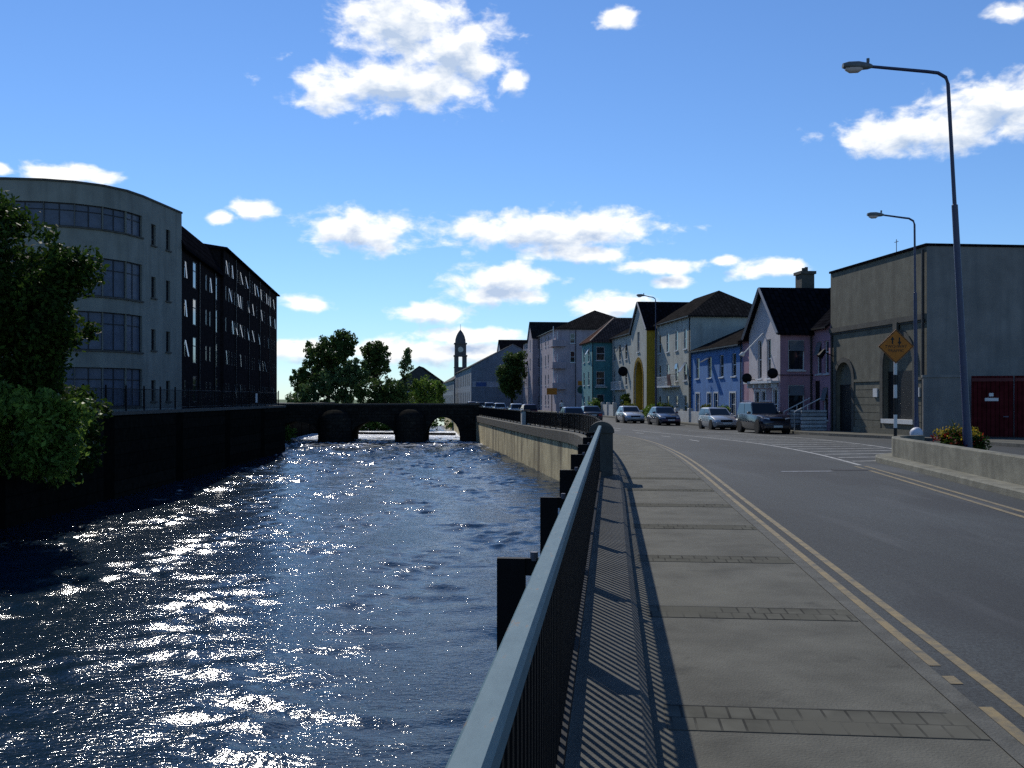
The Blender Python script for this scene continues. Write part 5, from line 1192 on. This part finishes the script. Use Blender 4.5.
# ------------------------------------------------------------------ a pedestrian far off
def person(label, loc, rz):
    J = dict(pel=(0, 0, .95), wai=(0, 0, 1.1), che=(0, .01, 1.35), nek=(0, 0, 1.5), hed=(0, -.02, 1.62), top=(0, 0, 1.75),
             ls=(-.19, 0, 1.42), le=(-.25, .03, 1.15), lh=(-.24, -.06, .9), lf=(-.24, -.08, .82), rs=(.19, 0, 1.42), re=(.25, .03, 1.15), rh=(.24, -.06, .9), rf=(.24, -.08, .82),
             lt=(-.1, 0, .9), lk=(-.11, -.04, .5), la=(-.12, .06, .09), lo=(-.12, -.1, .04), rt=(.1, 0, .9), rk=(.11, -.1, .5), ra=(.12, -.08, .09), ro=(.12, -.24, .04))
    rad = dict(pel=.15, wai=.13, che=.15, nek=.06, hed=.1, top=.07, ls=.075, le=.05, lh=.035, lf=.03, rs=.075, re=.05, rh=.035, rf=.03, lt=.1, lk=.065, la=.045, lo=.04, rt=.1, rk=.065, ra=.045, ro=.04)
    ks = list(J); ed = [('pel', 'wai'), ('wai', 'che'), ('che', 'nek'), ('nek', 'hed'), ('hed', 'top'), ('che', 'ls'), ('ls', 'le'), ('le', 'lh'), ('lh', 'lf'), ('che', 'rs'), ('rs', 're'), ('re', 'rh'), ('rh', 'rf'), ('pel', 'lt'), ('lt', 'lk'), ('lk', 'la'), ('la', 'lo'), ('pel', 'rt'), ('rt', 'rk'), ('rk', 'ra'), ('ra', 'ro')]
    me = bpy.data.meshes.new('body'); me.from_pydata([J[k] for k in ks], [(ks.index(a), ks.index(b)) for a, b in ed], [])
    tmp = bpy.data.objects.new('tmp', me); COL.objects.link(tmp); md = tmp.modifiers.new('s', 'SKIN'); ly = me.skin_vertices[0].data if me.skin_vertices else None
    if ly is None:
        me.attributes
    else:
        for i, k in enumerate(ks): ly[i].radius = (rad[k], rad[k]*.8); ly[i].use_root = (k == 'pel')
    tmp.modifiers.new('u', 'SUBSURF').levels = 1
    dg = bpy.context.evaluated_depsgraph_get(); m2 = bpy.data.meshes.new_from_object(tmp.evaluated_get(dg)); bpy.data.objects.remove(tmp)
    m2.materials.clear()
    for m in ('sign_black', 'bag', 'skin'): m2.materials.append(M[m])
    for p in m2.polygons:
        z = p.center.z; p.material_index = 2 if z > 1.5 or (abs(p.center.x) > .18 and z < .95) else (1 if z > .98 else 0); p.use_smooth = True
    t = thing('person', label, 'person', loc, rz); m2.name = 'body'; link('body', m2, t)
    mb = MB(); mb.loft([[(.105*s_*math.cos(a), .01+.1*s_*math.sin(a), z) for a in [2*math.pi*k/12 for k in range(12)]] for s_, z in ((1, 1.66), (1.05, 1.71), (.9, 1.77), (.4, 1.81))]); mb.build('hair', M['bark'], t, True)
person('pedestrian in a pale top and dark trousers before the lilac apartments', (6.3, 127, g(127)-.06), R(10))

# ------------------------------------------------------------------ sun, sky, camera
AZ, EL = -20.0, 40.0
sv = Vector((math.sin(R(AZ))*math.cos(R(EL)), math.cos(R(AZ))*math.cos(R(EL)), math.sin(R(EL))))
sd = bpy.data.lights.new('sun', 'SUN'); sd.energy = 3.8; sd.angle = R(.53); sd.color = (1, .95, .86)
so_ = bpy.data.objects.new('sun', sd); COL.objects.link(so_); so_.rotation_euler = sv.to_track_quat('Z', 'Y').to_euler()

W = bpy.data.worlds.new('World'); S.world = W; W.use_nodes = True; nt = W.node_tree; N = nt.nodes.new
bg = nt.nodes['Background']
sky = N('ShaderNodeTexSky'); sky.sky_type = 'NISHITA'; sky.sun_disc = False; sky.sun_elevation = R(EL); sky.sun_rotation = R(AZ)
sky.altitude = 0; sky.air_density = 1.0; sky.dust_density = .0; sky.ozone_density = 3
bg.inputs['Strength'].default_value = .10
tc = N('ShaderNodeTexCoord'); sp = N('ShaderNodeSeparateXYZ'); L(nt, tc, 'Generated', sp, 'Vector')
az = N('ShaderNodeMath'); az.operation = 'ARCTAN2'; L(nt, sp, 'X', az, 0); L(nt, sp, 'Y', az, 1)
el = N('ShaderNodeMath'); el.operation = 'ARCSINE'; L(nt, sp, 'Z', el, 0)
cv = N('ShaderNodeCombineXYZ'); L(nt, az, 0, cv, 'X'); L(nt, el, 0, cv, 'Y')
# each cloud: bearing, elevation, half width, half height (degrees)
def cd(px, py, rx, ry):
    a = math.atan((px-512)/1000); return (a, math.atan((398-py)/1000*math.cos(a)), rx/1000*math.cos(a)**2, ry/1000)
clouds = [cd(*c) for c in ((400, 18, 56, 32), (400, 84, 88, 22), (455, 52, 48, 30), (330, 98, 30, 14), (512, 80, 14, 9), (925, 132, 88, 18), (1000, 108, 72, 22),
    (364, 231, 54, 19), (548, 231, 96, 18), (600, 226, 45, 14), (580, 253, 48, 9), (505, 279, 50, 14), (500, 295, 42, 10), (434, 313, 36, 11), (664, 267, 36, 7), (768, 269, 34, 9),
    (70, 174, 44, 9), (252, 209, 20, 9), (223, 218, 14, 6), (620, 18, 18, 9), (306, 303, 26, 8), (430, 352, 120, 11), (470, 336, 55, 8), (300, 350, 55, 10), (610, 305, 34, 11), (672, 282, 20, 6), (726, 261, 12, 5), (1010, 12, 20, 8), (0, 168, 12, 5),
    (-300, 150, 120, 30), (1400, 90, 140, 40), (1300, 260, 120, 18))]
ng = bpy.data.node_groups.new('cloud_field', 'ShaderNodeTree')
ng.interface.new_socket('P', in_out='INPUT', socket_type='NodeSocketVector'); ng.interface.new_socket('F', in_out='OUTPUT', socket_type='NodeSocketFloat')
gi = ng.nodes.new('NodeGroupInput'); go = ng.nodes.new('NodeGroupOutput'); prev = None
for a, e_, rx, ry in clouds:
    s1 = ng.nodes.new('ShaderNodeVectorMath'); s1.operation = 'SUBTRACT'; s1.inputs[1].default_value = (a, e_, 0); ng.links.new(gi.outputs[0], s1.inputs[0])
    s2 = ng.nodes.new('ShaderNodeVectorMath'); s2.operation = 'MULTIPLY'; s2.inputs[1].default_value = (1/rx, 1/ry, 0); ng.links.new(s1.outputs[0], s2.inputs[0])
    s3 = ng.nodes.new('ShaderNodeVectorMath'); s3.operation = 'LENGTH'; ng.links.new(s2.outputs[0], s3.inputs[0])
    if prev is None: prev = s3.outputs['Value']
    else:
        mn = ng.nodes.new('ShaderNodeMath'); mn.operation = 'SMOOTH_MIN'; mn.inputs[2].default_value = .25; ng.links.new(prev, mn.inputs[0]); ng.links.new(s3.outputs['Value'], mn.inputs[1]); prev = mn.outputs[0]
mp = ng.nodes.new('ShaderNodeMapping'); mp.inputs['Scale'].default_value = (1, 1.7, 1); ng.links.new(gi.outputs[0], mp.inputs['Vector'])
n1 = ng.nodes.new('ShaderNodeTexNoise'); n1.inputs['Scale'].default_value = 34; n1.inputs['Detail'].default_value = 9; n1.inputs['Roughness'].default_value = .57; n1.inputs['Distortion'].default_value = .2; ng.links.new(mp.outputs[0], n1.inputs['Vector'])
m1 = ng.nodes.new('ShaderNodeMath'); m1.operation = 'MULTIPLY_ADD'; m1.inputs[1].default_value = 2.5; m1.inputs[2].default_value = -1.1; ng.links.new(n1.outputs['Fac'], m1.inputs[0])
m2 = ng.nodes.new('ShaderNodeMath'); m2.operation = 'SUBTRACT'; m2.inputs[0].default_value = 1.0; ng.links.new(prev, m2.inputs[1])
m3 = ng.nodes.new('ShaderNodeMath'); m3.operation = 'ADD'; ng.links.new(m1.outputs[0], m3.inputs[0]); ng.links.new(m2.outputs[0], m3.inputs[1]); ng.links.new(m3.outputs[0], go.inputs[0])
G1 = N('ShaderNodeGroup'); G1.node_tree = ng; L(nt, cv, 'Vector', G1, 'P')
up = N('ShaderNodeVectorMath'); up.operation = 'ADD'; up.inputs[1].default_value = (.002, .013, 0); L(nt, cv, 'Vector', up, 0)
G2 = N('ShaderNodeGroup'); G2.node_tree = ng; L(nt, up, 'Vector', G2, 'P')
den = N('ShaderNodeMapRange'); den.interpolation_type = 'SMOOTHSTEP'; den.inputs['From Min'].default_value = -.25; den.inputs['From Max'].default_value = .62; L(nt, G1, 'F', den, 'Value')
shd = N('ShaderNodeMapRange'); shd.inputs['From Min'].default_value = .2; shd.inputs['From Max'].default_value = 1.1; L(nt, G2, 'F', shd, 'Value')
cc = N('ShaderNodeMixRGB'); cc.inputs['Color1'].default_value = (1.15, 1.15, 1.12, 1); cc.inputs['Color2'].default_value = (.50, .62, .82, 1); L(nt, shd, 'Result', cc, 'Fac')
SKY_STR = .10
cs = N('ShaderNodeMixRGB'); cs.blend_type = 'MULTIPLY'; cs.inputs['Fac'].default_value = 1; cs.inputs['Color2'].default_value = (1/SKY_STR,)*3+(1,); L(nt, cc, 'Color', cs, 'Color1')
tint = N('ShaderNodeMixRGB'); tint.blend_type = 'MULTIPLY'; tint.inputs['Fac'].default_value = 1; tint.inputs['Color2'].default_value = (.69, .91, 1.2, 1); L(nt, sky, 'Color', tint, 'Color1')
mx = N('ShaderNodeMixRGB'); L(nt, den, 'Result', mx, 'Fac'); L(nt, tint, 'Color', mx, 'Color1'); L(nt, cs, 'Color', mx, 'Color2')
L(nt, mx, 'Color', bg, 'Color'); bg.inputs['Strength'].default_value = SKY_STR

cam = bpy.data.cameras.new('camera'); co = bpy.data.objects.new('camera', cam); COL.objects.link(co)
cam.sensor_width = 36; cam.lens = 36*1000/1024; cam.shift_y = 14/1024; cam.clip_end = 5000; cam.clip_start = .05
co.location = (0, 0, EYE); co.rotation_euler = (R(90), 0, 0); S.camera = co
S.view_settings.view_transform = 'Standard'; S.view_settings.look = 'None'; S.view_settings.exposure = 0; S.view_settings.gamma = 1
S.render.resolution_x = 1024; S.render.resolution_y = 768
S.cycles.max_bounces = 4; S.cycles.use_denoising = False
W.cycles.sampling_method = 'MANUAL'; W.cycles.sample_map_resolution = 512
